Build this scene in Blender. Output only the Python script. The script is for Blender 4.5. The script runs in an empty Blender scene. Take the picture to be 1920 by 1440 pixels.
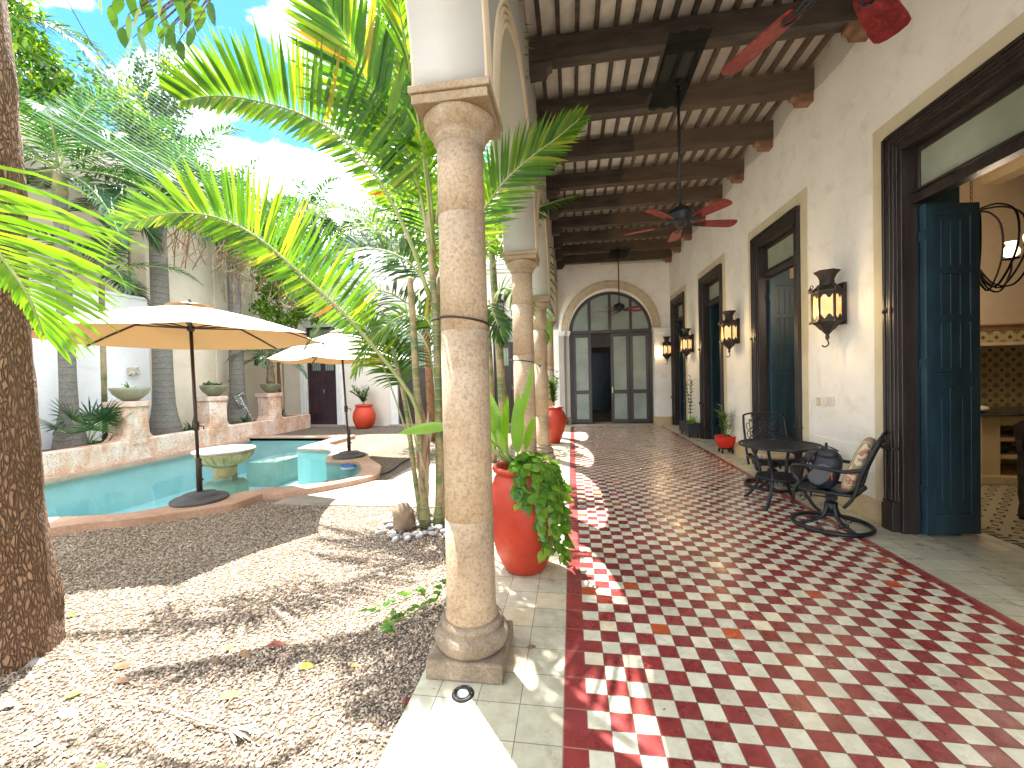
import bpy, bmesh, math, random
import numpy as np
from mathutils import Vector, Matrix
SC = bpy.context.scene
COL = SC.collection
R_ = math.radians
V = Vector

# ---------------------------------------------------------------- camera
FPX = 781.37
YAW, PITCH, ROLL = .142908, .0173422, -.0235575
HC = 1.6114
_fw = V((-math.sin(YAW)*math.cos(PITCH), math.cos(YAW)*math.cos(PITCH), -math.sin(PITCH)))
_r = V((math.cos(YAW), math.sin(YAW), 0)); _u = _r.cross(_fw)
_R = _r*math.cos(ROLL) + _u*math.sin(ROLL); _U = _u*math.cos(ROLL) - _r*math.sin(ROLL)
cd = bpy.data.cameras.new('camera'); cam = bpy.data.objects.new('camera', cd); COL.objects.link(cam)
cd.sensor_fit = 'HORIZONTAL'; cd.sensor_width = 36; cd.lens = FPX/1920*36
cd.clip_start = .05; cd.clip_end = 500
cam.matrix_world = Matrix(((_R.x, _U.x, -_fw.x, 0), (_R.y, _U.y, -_fw.y, 0), (_R.z, _U.z, -_fw.z, HC), (0, 0, 0, 1)))
SC.camera = cam

# ---------------------------------------------------------------- sun, sky, exposure
SUN_DIR = V((-.272, .345, 1)).normalized()          # towards the sun
EXPOSURE = 3.68
SUN_E, SKY_S = 2.0, .14
w = bpy.data.worlds.new('World'); SC.world = w; w.use_nodes = True
nt = w.node_tree; nt.nodes.clear()
out = nt.nodes.new('ShaderNodeOutputWorld'); bg = nt.nodes.new('ShaderNodeBackground')
sky = nt.nodes.new('ShaderNodeTexSky'); sky.sky_type = 'NISHITA'; sky.sun_disc = False
sky.sun_elevation = math.asin(SUN_DIR.z); sky.sun_rotation = math.atan2(SUN_DIR.x, SUN_DIR.y)
sky.air_density = 1.0; sky.dust_density = .1; sky.ozone_density = 3.0
tc = nt.nodes.new('ShaderNodeTexCoord'); mp = nt.nodes.new('ShaderNodeMapping'); mp.inputs['Scale'].default_value = (1, 1, 1.7)
mp.inputs['Location'].default_value = (7.1, 3.3, .4)
nz = nt.nodes.new('ShaderNodeTexNoise'); nz.inputs['Scale'].default_value = 2.1; nz.inputs['Detail'].default_value = 9; nz.inputs['Roughness'].default_value = .55
cr = nt.nodes.new('ShaderNodeValToRGB'); cr.color_ramp.elements[0].position = .46; cr.color_ramp.elements[1].position = .55
mx = nt.nodes.new('ShaderNodeMix'); mx.data_type = 'RGBA'; mx.inputs[7].default_value = (6.6, 6.7, 6.9, 1)
nt.links.new(tc.outputs['Generated'], mp.inputs['Vector']); nt.links.new(mp.outputs[0], nz.inputs['Vector'])
nt.links.new(nz.outputs['Fac'], cr.inputs['Fac']); nt.links.new(cr.outputs['Color'], mx.inputs[0])
hs = nt.nodes.new('ShaderNodeHueSaturation'); hs.inputs['Saturation'].default_value = 1.3; hs.inputs['Value'].default_value = .25; nt.links.new(sky.outputs['Color'], hs.inputs['Color']); nt.links.new(hs.outputs[0], mx.inputs[6]); nt.links.new(mx.outputs[2], bg.inputs['Color'])
bg.inputs['Strength'].default_value = SKY_S; nt.links.new(bg.outputs[0], out.inputs[0])
ld = bpy.data.lights.new('sun', 'SUN'); sun = bpy.data.objects.new('sun', ld); COL.objects.link(sun)
ld.energy = SUN_E; ld.angle = R_(.5); ld.color = (1, .955, .88)
sun.rotation_euler = SUN_DIR.to_track_quat('Z', 'Y').to_euler(); sun.location = SUN_DIR*30
SC.view_settings.view_transform = 'Standard'; SC.view_settings.look = 'None'
SC.view_settings.exposure = EXPOSURE; SC.view_settings.gamma = 1; SC.view_settings.use_curve_mapping = False
SC.cycles.max_bounces = 8; SC.cycles.diffuse_bounces = 5; SC.cycles.glossy_bounces = 3; SC.cycles.transparent_max_bounces = 24
SC.cycles.transmission_bounces = 5; SC.cycles.sample_clamp_indirect = 10; SC.cycles.caustics_reflective = False; SC.cycles.caustics_refractive = False
SC.cycles.use_denoising = True

# ---------------------------------------------------------------- points measured against the photograph
def _ray(px, py): return _fw + _R*((px-960)/FPX) + _U*((720-py)/FPX)
def atz(px, py, z=0.): d = _ray(px, py); return V((0, 0, HC)) + d*((z-HC)/d.z)
def aty(px, py, y): d = _ray(px, py); return V((0, 0, HC)) + d*(y/d.y)
def atx(px, py, x): d = _ray(px, py); return V((0, 0, HC)) + d*(x/d.x)

# ---------------------------------------------------------------- mesh builder
def catmull(P, n):
    P = [V(p) for p in P]; P = [P[0]*2-P[1]] + P + [P[-1]*2-P[-2]]; out = []
    m = len(P)-3
    for k in range(n+1):
        t = k/n*m; i = min(int(t), m-1); t -= i; a, b, c, d = P[i:i+4]
        out.append(.5*((2*b)+(c-a)*t+(2*a-5*b+4*c-d)*t*t+(3*b-a-3*c+d)*t**3))
    return out
class MB:
    def __init__(s): s.v = []; s.f = []; s.s = []
    def add(s, vs, fs, sm=False):
        o = len(s.v); s.v += [tuple(v) for v in vs]; s.f += [tuple(i+o for i in f) for f in fs]; s.s += [sm]*len(fs); return s
    def box(s, x0, x1, y0, y1, z0, z1):
        return s.add([(x, y, z) for x in (x0, x1) for y in (y0, y1) for z in (z0, z1)],
            [(0, 1, 3, 2), (4, 6, 7, 5), (0, 4, 5, 1), (2, 3, 7, 6), (0, 2, 6, 4), (1, 5, 7, 3)])
    def bar(s, a, b, w, h, up=(0, 0, 1), w2=None, h2=None):
        a = V(a); b = V(b); d = (b-a).normalized(); x = d.cross(V(up))
        x = (x if x.length > 1e-4 else d.cross(V((1, 0, 0)))).normalized(); z = x.cross(d)
        w2 = w if w2 is None else w2; h2 = h if h2 is None else h2
        vs = [p+x*(i*ww/2)+z*(j*hh/2) for p, ww, hh in ((a, w, h), (b, w2, h2)) for i, j in ((-1, -1), (1, -1), (1, 1), (-1, 1))]
        return s.add(vs, [(0, 3, 2, 1), (4, 5, 6, 7), (0, 1, 5, 4), (1, 2, 6, 5), (2, 3, 7, 6), (3, 0, 4, 7)])
    def tube(s, pts, r, n=8, closed=False, flat=1., jit=0., seed=0):
        pts = [V(p) for p in pts]; m = len(pts); rr = r if hasattr(r, '__len__') else [r]*m
        rnd = random.Random(seed)
        T = [((pts[(i+1) % m] if closed else pts[min(i+1, m-1)])-(pts[i-1] if closed else pts[max(i-1, 0)])).normalized() for i in range(m)]
        N = T[0].cross(V((.13, .21, 1))); N = (N if N.length > .05 else T[0].cross(V((1, 0, 0)))).normalized()
        vs = []
        for i in range(m):
            N = (N-T[i]*N.dot(T[i])).normalized(); B = T[i].cross(N)
            for k in range(n):
                a = 2*math.pi*k/n; q = rr[i]*(1+jit*rnd.uniform(-1, 1)); vs.append(pts[i]+N*math.cos(a)*q+B*math.sin(a)*q*flat)
        fs = [(i*n+k, i*n+(k+1) % n, ((i+1) % m)*n+(k+1) % n, ((i+1) % m)*n+k) for i in range(m if closed else m-1) for k in range(n)]
        if not closed: fs += [tuple(range(n))[::-1], tuple((m-1)*n+k for k in range(n))]
        return s.add(vs, fs, True)
    def lathe(s, prof, c=(0, 0, 0), n=28, sm=True, a0=0, jit=0, seed=0):
        rnd = random.Random(seed); c = V(c); m = len(prof)
        vs = [c+V((r*math.cos(a0+2*math.pi*k/n)*(1+jit*rnd.uniform(-1, 1)), r*math.sin(a0+2*math.pi*k/n)*(1+jit*rnd.uniform(-1, 1)), z)) for r, z in prof for k in range(n)]
        fs = [(i*n+k, i*n+(k+1) % n, (i+1)*n+(k+1) % n, (i+1)*n+k) for i in range(m-1) for k in range(n)]
        if prof[0][0] > 1e-4: fs.append(tuple(range(n))[::-1])
        if prof[-1][0] > 1e-4: fs.append(tuple((m-1)*n+k for k in range(n)))
        return s.add(vs, fs, sm)
    def ball(s, c, rx, ry=None, rz=None, n=12, m=8, M=None):
        ry = ry or rx; rz = rz or rx; c = V(c)
        vs = []
        for i in range(m+1):
            t = math.pi*i/m
            for k in range(n):
                a = 2*math.pi*k/n; p = V((rx*math.sin(t)*math.cos(a), ry*math.sin(t)*math.sin(a), rz*math.cos(t)))
                vs.append(c+(M@p if M else p))
        return s.add(vs, [(i*n+k, (i+1)*n+k, (i+1)*n+(k+1) % n, i*n+(k+1) % n) for i in range(m) for k in range(n)], True)
    def prism(s, poly, d, base=None):       # poly: 3-D points of one cap, d: extrusion vector
        n = len(poly); d = V(d); vs = [V(p) for p in poly]+[V(p)+d for p in poly]
        return s.add(vs, [tuple(range(n))[::-1], tuple(range(n, 2*n))]+[(i, (i+1) % n, (i+1) % n+n, i+n) for i in range(n)])
    def sheet(s, fn, nu, nv, sm=True):
        vs = [fn(i/nu, j/nv) for i in range(nu+1) for j in range(nv+1)]
        return s.add(vs, [(i*(nv+1)+j, (i+1)*(nv+1)+j, (i+1)*(nv+1)+j+1, i*(nv+1)+j+1) for i in range(nu) for j in range(nv)], sm)
    def build(s, name, m, parent=None, bevel=0, fix=False):
        me = bpy.data.meshes.new(name); me.from_pydata(s.v, [], s.f)
        if any(s.s): me.polygons.foreach_set('use_smooth', s.s)
        if fix:
            b = bmesh.new(); b.from_mesh(me); bmesh.ops.remove_doubles(b, verts=b.verts, dist=1e-5); bmesh.ops.recalc_face_normals(b, faces=b.faces); b.to_mesh(me); b.free()
        return finish(name, me, m, parent, bevel)
def finish(name, me, m, parent=None, bevel=0):
    me.materials.append(m); o = bpy.data.objects.new(name, me); COL.objects.link(o)
    if parent is not None:
        p = parent; off = V((0, 0, 0))
        while p is not None: off += p.location; p = p.parent
        me.transform(Matrix.Translation(-off)); o.parent = parent
    me.update()
    if bevel:
        b = o.modifiers.new('bevel', 'BEVEL'); b.width = bevel; b.segments = 2; b.limit_method = 'ANGLE'
    return o
def tag(o, label, cat, group=None):
    o['label'] = label; o['category'] = cat
    if group: o['group'] = group
    return o
def thing(name, label, cat, loc=(0, 0, 0), group=None):
    o = bpy.data.objects.new(name, None); COL.objects.link(o); o.location = loc; o.empty_display_size = .1
    return tag(o, label, cat, group)
def structure(o): o['kind'] = 'structure'; return o
def copy_tree(o, parent=None):
    c = o.copy(); COL.objects.link(c)
    if parent is not None: c.parent = parent
    for ch in list(o.children): copy_tree(ch, c)
    return c
def dup(o, loc, rz=None, label=None, sc=None):
    c = copy_tree(o); c.location = loc
    if rz is not None: c.rotation_euler = (0, 0, rz)
    if label: c['label'] = label
    if sc: c.scale = (sc, sc, sc)
    return c
def move(o, loc, rz=0, rx=0, ry=0): o.location = loc; o.rotation_euler = (rx, ry, rz); return o

# ---------------------------------------------------------------- materials
class NT:
    def __init__(s, name):
        s.m = bpy.data.materials.new(name); s.m.use_nodes = True; s.t = s.m.node_tree; s.t.nodes.clear()
        s.o = s.n('OutputMaterial'); s.b = s.n('BsdfPrincipled'); s.l(s.b, 0, s.o, 0)
    def n(s, ty, **kw):
        q = s.t.nodes.new('ShaderNode'+ty)
        for k, v in kw.items(): setattr(q, k, v)
        return q
    def l(s, a, i, b, j): s.t.links.new(a.outputs[i], b.inputs[j])
    def coord(s, world=False, scale=None):
        if world: g = s.n('NewGeometry'); src = (g, 'Position')
        else: g = s.n('TexCoord'); src = (g, 'Object')
        if scale:
            m = s.n('Mapping'); m.inputs['Scale'].default_value = scale; s.l(src[0], src[1], m, 0); src = (m, 0)
        return src
    def noise(s, src, sc, det=5, rough=.55, dist=0):
        q = s.n('TexNoise'); q.inputs['Scale'].default_value = sc; q.inputs['Detail'].default_value = det; q.inputs['Roughness'].default_value = rough
        q.inputs['Distortion'].default_value = dist
        if src: s.l(src[0], src[1], q, 'Vector')
        return (q, 'Fac')
    def vor(s, src, sc, feat='F1', rand=1, outp='Distance'):
        q = s.n('TexVoronoi', feature=feat); q.inputs['Scale'].default_value = sc; q.inputs['Randomness'].default_value = rand
        if src: s.l(src[0], src[1], q, 'Vector')
        return (q, outp)
    def ramp(s, src, stops):
        q = s.n('ValToRGB'); e = q.color_ramp.elements
        while len(e) < len(stops): e.new(.5)
        for el, (p, c) in zip(e, stops):
            el.position = p; el.color = (c, c, c, 1) if not hasattr(c, '__len__') else (*c[:3], 1)
        s.l(src[0], src[1], q, 0); return (q, 'Color')
    def mix(s, fac, a, b, mode='MIX'):
        q = s.n('Mix', data_type='RGBA', blend_type=mode)
        for inp, v in ((0, fac), (6, a), (7, b)):
            if isinstance(v, tuple) and len(v) == 2 and hasattr(v[0], 'outputs'): s.l(v[0], v[1], q, inp)
            elif inp == 0: q.inputs[0].default_value = v
            else: q.inputs[inp].default_value = (*v[:3], 1) if hasattr(v, '__len__') else (v, v, v, 1)
        return (q, 2)
    def math(s, op, a, b=None):
        q = s.n('Math', operation=op)
        for i, v in ((0, a), (1, b)):
            if v is None: continue
            if isinstance(v, tuple): s.l(v[0], v[1], q, i)
            else: q.inputs[i].default_value = v
        return (q, 0)
    def put(s, key, v):
        if isinstance(v, tuple) and len(v) == 2 and hasattr(v[0], 'outputs'): s.l(v[0], v[1], s.b, key)
        else: s.b.inputs[key].default_value = (*v, 1) if hasattr(v, '__len__') and len(v) == 3 else v
    def bump(s, h, st=.3, dist=.01):
        q = s.n('Bump'); q.inputs['Strength'].default_value = st; q.inputs['Distance'].default_value = dist; s.l(h[0], h[1], q, 'Height')
        s.l(q, 0, s.b, 'Normal')
def mat(name, c1, c2=None, sc=4, rough=.7, bump=0, bs=40, metal=0, stops=(.35, .65), stretch=None, rvar=0, dist=.01, spec=.5, fine=0):
    t = NT(name); c = t.coord(scale=stretch)
    c2 = c2 or tuple(x*.8 for x in c1)
    col = t.ramp(t.noise(c, sc, 7, .6), [(stops[0], c1), (stops[1], c2)])
    if fine: col = t.mix(fine, col, t.ramp(t.noise(c, sc*14, 3), [(.3, .2), (.7, 1.)]), 'MULTIPLY')
    t.put('Base Color', col); t.put('Metallic', metal); t.put('Specular IOR Level', spec)
    if rvar: t.put('Roughness', t.ramp(t.noise(c, sc*2, 4), [(.3, max(.02, rough-rvar)), (.7, rough+rvar)]))
    else: t.put('Roughness', rough)
    if bump: t.bump(t.noise(c, bs, 5), bump, dist)
    return t.m
def plain(name, c, rough=.5, metal=0, emis=None, es=0):
    t = NT(name); t.put('Base Color', c); t.put('Roughness', rough); t.put('Metallic', metal)
    if emis: t.put('Emission Color', emis); t.put('Emission Strength', es)
    return t.m
def leafmat(name, stops, trans=.4, rough=.45, tcol=None, blot=.35):
    """foliage: colour varies per leaf, light passes through"""
    t = NT(name); g = t.n('NewGeometry'); col = t.ramp((g, 'Random Per Island'), stops)
    c = t.coord(); col = t.mix(blot, col, t.ramp(t.noise(c, 6, 4), [(.3, .45), (.7, 1.25)]), 'MULTIPLY')
    t.put('Base Color', col); t.put('Roughness', rough); t.put('Specular IOR Level', .35)
    tr = t.n('BsdfTranslucent'); tc_ = t.mix(1, col, tcol or (1.95, 1.85, .6), 'MULTIPLY'); t.l(tc_[0], tc_[1], tr, 0)
    ms = t.n('MixShader'); ms.inputs[0].default_value = trans; t.l(t.b, 0, ms, 1); t.l(tr, 0, ms, 2); t.l(ms, 0, t.o, 0)
    return t.m
# ---------------------------------------------------------------- shared materials
M = {}
def plaster(name, c1, c2, stain=(.55, .47, .36), st=.25, sc=1.3, rough=.85, bump=.25):
    t = NT(name); c = t.coord()
    base = t.ramp(t.noise(c, sc, 8, .62), [(.33, c2), (.62, c1)])
    blot = t.ramp(t.noise(c, sc*2.6, 9, .7, .6), [(.52, 0), (.72, st)])
    base = t.mix(blot, base, stain)
    specks = t.ramp(t.noise(c, 34, 3), [(.74, 0), (.78, .5)])
    base = t.mix(specks, base, tuple(x*.45 for x in stain))
    t.put('Base Color', base); t.put('Roughness', rough)
    h = t.mix(.35, t.noise(c, 3, 6), t.noise(c, 60, 4))
    t.bump(h, bump, .03); return t.m
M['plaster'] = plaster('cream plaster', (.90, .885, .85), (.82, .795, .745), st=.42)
M['dado'] = plaster('pale dado plaster', (.84, .83, .77), (.74, .72, .66), st=.35)
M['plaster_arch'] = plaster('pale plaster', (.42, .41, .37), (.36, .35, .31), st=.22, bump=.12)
M['plaster_white'] = plaster('white courtyard plaster', (.90, .90, .90), (.80, .80, .81), (.46, .44, .42), .35, .8)
M['plaster_beige'] = plaster('beige wall plaster', (.70, .61, .48), (.60, .51, .39), (.36, .30, .22), .3, .8)
M['plaster_far'] = plaster('facade plaster', (.75, .68, .60), (.68, .61, .52), (.5, .42, .34), .35, .9)
M['mould'] = mat('moulding paint', (.66, .55, .38), (.54, .44, .30), 5, .7, .15, 30)
M['band'] = mat('yellowish band', (.66, .60, .43), (.58, .52, .37), 3, .7, .12, 30)
M['white_trim'] = mat('white trim paint', (.80, .80, .79), (.72, .72, .71), 3, .6, .1, 25)
def coquina():
    t = NT('coquina stone'); c = t.coord()
    base = t.ramp(t.noise(c, 2.2, 8, .65), [(.3, (.29, .21, .135)), (.5, (.42, .33, .23)), (.7, (.49, .42, .32))])
    sp = t.ramp(t.noise(c, 55, 5, .75), [(.36, (.55, .46, .36)), (.5, (.95, .91, .85)), (.68, (1.12, 1.08, 1.0))])
    base = t.mix(.8, base, sp, 'MULTIPLY')
    pits = t.ramp(t.noise(t.coord(scale=(1, 1, .6)), 95, 2, .5), [(.62, 0), (.66, .8)])
    base = t.mix(pits, base, (.30, .22, .14))
    st = t.ramp(t.noise(t.coord(scale=(1, 1, .35)), 3.1, 5, .6), [(.56, 0), (.7, .55)])
    base = t.mix(st, base, (.36, .26, .13))
    t.put('Base Color', base); t.put('Roughness', .9)
    t.bump(t.mix(.6, t.noise(c, 55, 5, .75), pits), .55, .012); return t.m
M['stone'] = coquina()
M['stone_dark'] = mat('weathered stone', (.40, .32, .235), (.21, .16, .11), 6, .9, .5, 45, stops=(.3, .62), fine=.5)
M['cap_stone'] = mat('capital stone', (.43, .355, .26), (.32, .22, .11), 5, .88, .4, 50, stops=(.32, .7), fine=.45)
M['base_stone'] = mat('yellow base stone', (.60, .42, .18), (.66, .56, .38), 3, .55, .25, 30, fine=.3)
M['groove'] = plain('dark joint', (.05, .035, .025), .95)
M['wood'] = mat('dark brown painted wood', (.036, .026, .022), (.018, .013, .012), 3, .38, .15, 18, stretch=(4, 4, .6))
M['beam'] = mat('old ceiling beam', (.105, .083, .068), (.050, .039, .032), 2.2, .8, .4, 22, stretch=(1, 5, 5), fine=.4)
M['corbel'] = mat('reddish corbel wood', (.26, .13, .075), (.15, .08, .05), 8, .7, .3, 25)
M['deck'] = mat('whitewashed ceiling board', (.86, .82, .76), (.66, .61, .54), 4, .85, .3, 30, fine=.2)
M['teal'] = mat('dark teal door paint', (.020, .062, .088), (.012, .036, .056), 3, .40, .15, 20, stretch=(3, 3, .8))
M['purple'] = mat('aubergine door paint', (.050, .022, .030), (.028, .014, .022), 3, .45, .15, 20)
M['iron'] = mat('black cast iron', (.018, .022, .027), (.009, .011, .014), 12, .42, .25, 60, metal=.35)
M['iron_brown'] = mat('rusty wrought iron', (.050, .038, .030), (.024, .019, .016), 14, .6, .4, 60, metal=.4)
M['black'] = plain('black', (.012, .012, .013), .5)
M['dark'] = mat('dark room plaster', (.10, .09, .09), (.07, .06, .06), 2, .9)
M['gold'] = plain('brass', (.55, .38, .14), .35, 1)
def frosted():
    t = NT('frosted glass'); c = t.coord(); t.put('Base Color', t.ramp(t.noise(c, 1.6, 5), [(.3, (.16, .21, .18)), (.7, (.28, .34, .285))]))
    t.put('Roughness', .28); t.put('Specular IOR Level', .8); t.bump(t.vor(c, 160), .5, .004); return t.m
M['frost'] = frosted()
def frostlit():
    t = NT('pebbled transom glass'); c = t.coord(); t.put('Base Color', t.ramp(t.noise(c, 2, 5), [(.3, (.30, .34, .26)), (.7, (.46, .50, .41))]))
    t.put('Roughness', .3); t.put('Transmission Weight', .15); t.bump(t.vor(c, 120), .6, .005); return t.m
M['frost2'] = frostlit()

# floors --------------------------------------------------------
TS, TX, TY = .107, .03812, 1.89677
def tile_floor(name, ts, ox, oy, ca, cb=None, grout=(.10, .07, .05), gw=.02, cols=None, rough=.25, wear=.5, ysc=1., yoff=0.):
    """square tiles laid from (ox, oy); ca / cb alternate when cb is given"""
    t = NT(name); g = t.n('NewGeometry'); s = t.n('SeparateXYZ'); t.l(g, 'Position', s, 0)
    u = t.math('DIVIDE', t.math('SUBTRACT', (s, 0), ox), ts); v = t.math('DIVIDE', t.math('SUBTRACT', (s, 1), oy+yoff), ts*ysc)
    fu = t.math('FLOOR', u); fv = t.math('FLOOR', v); uu = t.math('FRACT', u); vv = t.math('FRACT', v)
    cmb = t.n('CombineXYZ'); t.l(*fu, cmb, 0); t.l(*fv, cmb, 1)
    wn = t.n('TexWhiteNoise', noise_dimensions='3D'); t.l(cmb, 0, wn, 'Vector')
    rnd = (wn, 'Value'); c = (g, 'Position')
    def tint(cc, amt=.22): return t.mix(1, cc, t.ramp(rnd, [(0, (1-amt, 1-amt*1.05, 1-amt*1.1)), (.8, (1, 1, 1)), (1, (1.12, 1.02, .90))]), 'MULTIPLY')
    if cb:
        par = t.math('MODULO', t.math('ADD', t.math('ADD', fu, fv), 4000), 2)
        isred = t.math('GREATER_THAN', par, .5)
        orange = t.ramp(rnd, [(.965, cb), (.975, (.42, .08, .03))])
        col = t.mix(isred, tint(ca, .14), tint(t.mix(1, orange, t.ramp(t.noise(c, 30, 4), [(.3, .7), (.7, 1.2)]), 'MULTIPLY')))
    else: col = tint(ca, .14)
    col = t.mix(wear, col, t.ramp(t.noise(c, 9, 7, .7), [(.3, (.55, .5, .42)), (.6, (1.05, 1.05, 1.05))]), 'MULTIPLY')
    spots = t.ramp(t.noise(c, 26, 2, .4), [(.74, 0), (.77, .75)]); col = t.mix(spots, col, (.10, .07, .04))
    ws = t.ramp(t.noise(c, 45, 6, .8), [(.66, 0), (.72, .35)]); col = t.mix(ws, col, (.80, .72, .62))
    d = t.math('MINIMUM', t.math('MINIMUM', uu, t.math('SUBTRACT', 1, uu)), t.math('MINIMUM', vv, t.math('SUBTRACT', 1, vv)))
    gr = t.math('LESS_THAN', d, gw); col = t.mix(t.math('MULTIPLY', gr, .8), col, grout)
    t.put('Base Color', col)
    rv = t.ramp(t.noise(c, 3.2, 6, .65), [(.3, rough*.65), (.7, rough*1.7)])
    t.put('Roughness', t.mix(gr, rv, (.8, .8, .8)))
    hh = t.mix(gr, t.mix(.12, (.5, .5, .5), t.noise(c, 14, 4)), (.2, .2, .2))
    t.bump(hh, .22, .004); t.put('Specular IOR Level', .62); return t.m
red = (.25, .040, .040)
M['checker'] = tile_floor('red and cream checker tiles', TS, TX, TY, (.64, .62, .49), red)
M['redtile'] = tile_floor('red border tiles', TS*2, -.072, TY+TS, red, grout=(.35, .2, .15), gw=.012)
M['redtile2'] = tile_floor('red border tiles', TS*2, 2.5, TY+TS, red, grout=(.35, .2, .15), gw=.012)
M['beige'] = tile_floor('grey green floor tiles', TS*2, -.072-8*TS, TY+TS, (.52, .50, .38), grout=(.10, .08, .06), gw=.011, rough=.3, wear=.6)
M['kfloor'] = None
def kfloor():
    t = NT('patterned kitchen tiles'); g = t.n('NewGeometry'); s = t.n('SeparateXYZ'); t.l(g, 'Position', s, 0)
    u = t.math('FRACT', t.math('DIVIDE', (s, 0), .21)); v = t.math('FRACT', t.math('DIVIDE', (s, 1), .21))
    du = t.math('ABSOLUTE', t.math('SUBTRACT', u, .5)); dv = t.math('ABSOLUTE', t.math('SUBTRACT', v, .5))
    a = t.math('ADD', du, dv); ring = t.math('MULTIPLY', t.math('GREATER_THAN', a, .16), t.math('LESS_THAN', a, .30))
    cor = t.math('GREATER_THAN', a, .84); pat = t.math('MAXIMUM', ring, cor)
    bd = t.math('MULTIPLY', t.math('LESS_THAN', (s, 0), 4.02), t.math('GREATER_THAN', (s, 0), 3.88))
    st = t.math('GREATER_THAN', t.math('FRACT', t.math('MULTIPLY', (s, 1), 14)), .45)
    pat = t.math('MAXIMUM', pat, t.math('MULTIPLY', bd, st))
    t.put('Base Color', t.mix(pat, (.42, .39, .27), (.05, .035, .022))); t.put('Roughness', .3); return t.m
M['kfloor'] = kfloor()
def stars():
    t = NT('flower pattern wall tiles'); g = t.n('TexCoord'); s = t.n('SeparateXYZ'); t.l(g, 'Object', s, 0)
    q = .17; x = t.math('SUBTRACT', t.math('FRACT', t.math('DIVIDE', (s, 0), q)), .5); z = t.math('SUBTRACT', t.math('FRACT', t.math('DIVIDE', (s, 2), q)), .5)
    r = t.math('SQRT', t.math('ADD', t.math('MULTIPLY', x, x), t.math('MULTIPLY', z, z)))
    an = t.math('ARCTAN2', z, x); pet = t.math('ADD', .20, t.math('MULTIPLY', .13, t.math('COSINE', t.math('MULTIPLY', an, 8))))
    star = t.math('MULTIPLY', t.math('LESS_THAN', r, pet), t.math('GREATER_THAN', r, .05))
    dia = t.math('GREATER_THAN', t.math('ADD', t.math('ABSOLUTE', x), t.math('ABSOLUTE', z)), .80)
    t.put('Base Color', t.mix(t.math('MAXIMUM', star, 0), t.mix(dia, (.50, .42, .22), (.14, .07, .02)), (.055, .05, .02))); t.put('Roughness', .35); return t.m
M['stars'] = stars()
def slabs():
    t = NT('concrete paving'); c = t.coord(world=True)
    col = t.ramp(t.noise(c, 2, 8, .65), [(.3, (.24, .20, .16)), (.65, (.37, .33, .28))])
    col = t.mix(.5, col, t.ramp(t.noise(c, 60, 4), [(.3, .6), (.7, 1.15)]), 'MULTIPLY')
    t.put('Base Color', col); t.put('Roughness', .85); t.bump(t.noise(c, 50, 5), .3, .006); return t.m
M['slab'] = slabs()
def gravel():
    t = NT('gravel'); c = t.coord(world=True)
    cell = t.vor(c, 62, outp='Color'); sp = t.n('SeparateColor'); t.l(*cell, sp, 0)
    col = t.ramp((sp, 0), [(0, (.13, .095, .06)), (.35, (.27, .21, .145)), (.7, (.37, .30, .215)), (1, (.46, .39, .30))])
    d = t.vor(c, 62); col = t.mix(1, col, t.ramp(d, [(.25, 1.), (.62, .30)]), 'MULTIPLY')
    col = t.mix(.6, col, t.ramp(t.noise(c, 1.1, 5), [(.35, (.78, .72, .64)), (.65, (1.08, 1.06, 1.04))]), 'MULTIPLY')
    t.put('Base Color', col); t.put('Roughness', .9); t.bump(t.ramp(d, [(.1, 1.), (.6, 0.)]), .9, .012); return t.m
M['gravel'] = gravel()
def pebblemat():
    t = NT('pebbles'); g = t.n('NewGeometry')
    col = t.ramp((g, 'Random Per Island'), [(0, (.14, .10, .07)), (.25, (.26, .20, .145)), (.6, (.38, .31, .235)), (.85, (.50, .43, .35)), (.97, (.38, .22, .16)), (1, (.62, .56, .48))])
    t.put('Base Color', col); t.put('Roughness', .85); return t.m
M['pebble'] = pebblemat()
def stucco_pink():
    t = NT('terracotta pink stucco'); c = t.coord()
    col = t.ramp(t.noise(c, 1.7, 7, .62), [(.3, (.55, .27, .15)), (.48, (.62, .37, .25)), (.66, (.72, .56, .47))])
    wh = t.ramp(t.noise(t.coord(scale=(1, 1, .4)), 4.5, 7, .7), [(.45, 0), (.62, .7)]); col = t.mix(wh, col, (.76, .66, .58))
    ds = t.n('VectorMath', operation='ADD'); nn = t.n('TexNoise'); nn.inputs['Scale'].default_value = 3; t.l(*c, nn, 0); t.l(nn, 'Color', ds, 0); t.l(*c, ds, 1)
    ed = t.vor((ds, 0), 5.5, feat='DISTANCE_TO_EDGE'); crk = t.ramp(ed, [(.0, .8), (.035, 0)]); col = t.mix(crk, col, (.30, .14, .08))
    t.put('Base Color', col); t.put('Roughness', .85); t.bump(t.mix(.5, t.ramp(ed, [(0, 0.), (.08, 1.)]), t.noise(c, 30, 5)), .35, .02); return t.m
M['pink'] = stucco_pink()
M['pinkcap'] = mat('pink stucco cap', (.72, .56, .47), (.60, .38, .27), 5, .8, .3, 30, fine=.3)
M['coping'] = mat('pink coping', (.56, .38, .28), (.46, .27, .18), 2.5, .75, .3, 40, fine=.35)
def poolmat():
    t = NT('pool plaster'); c = t.coord(world=True)
    col = t.ramp(t.noise(c, 1.0, 5, .6), [(.3, (.25, .43, .44)), (.7, (.38, .56, .56))])
    ca = t.ramp(t.vor(c, 3.5, feat='SMOOTH_F1'), [(.5, 0), (.8, .25)]); col = t.mix(ca, col, (.40, .60, .58))  # paler cells: caustic light put into the plaster colour
    t.put('Base Color', col); t.put('Roughness', .8); return t.m
M['pool'] = poolmat()
M['pool_step'] = mat('pool step plaster', (.30, .38, .32), (.22, .31, .27), 2, .8, .1, 20)
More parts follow.
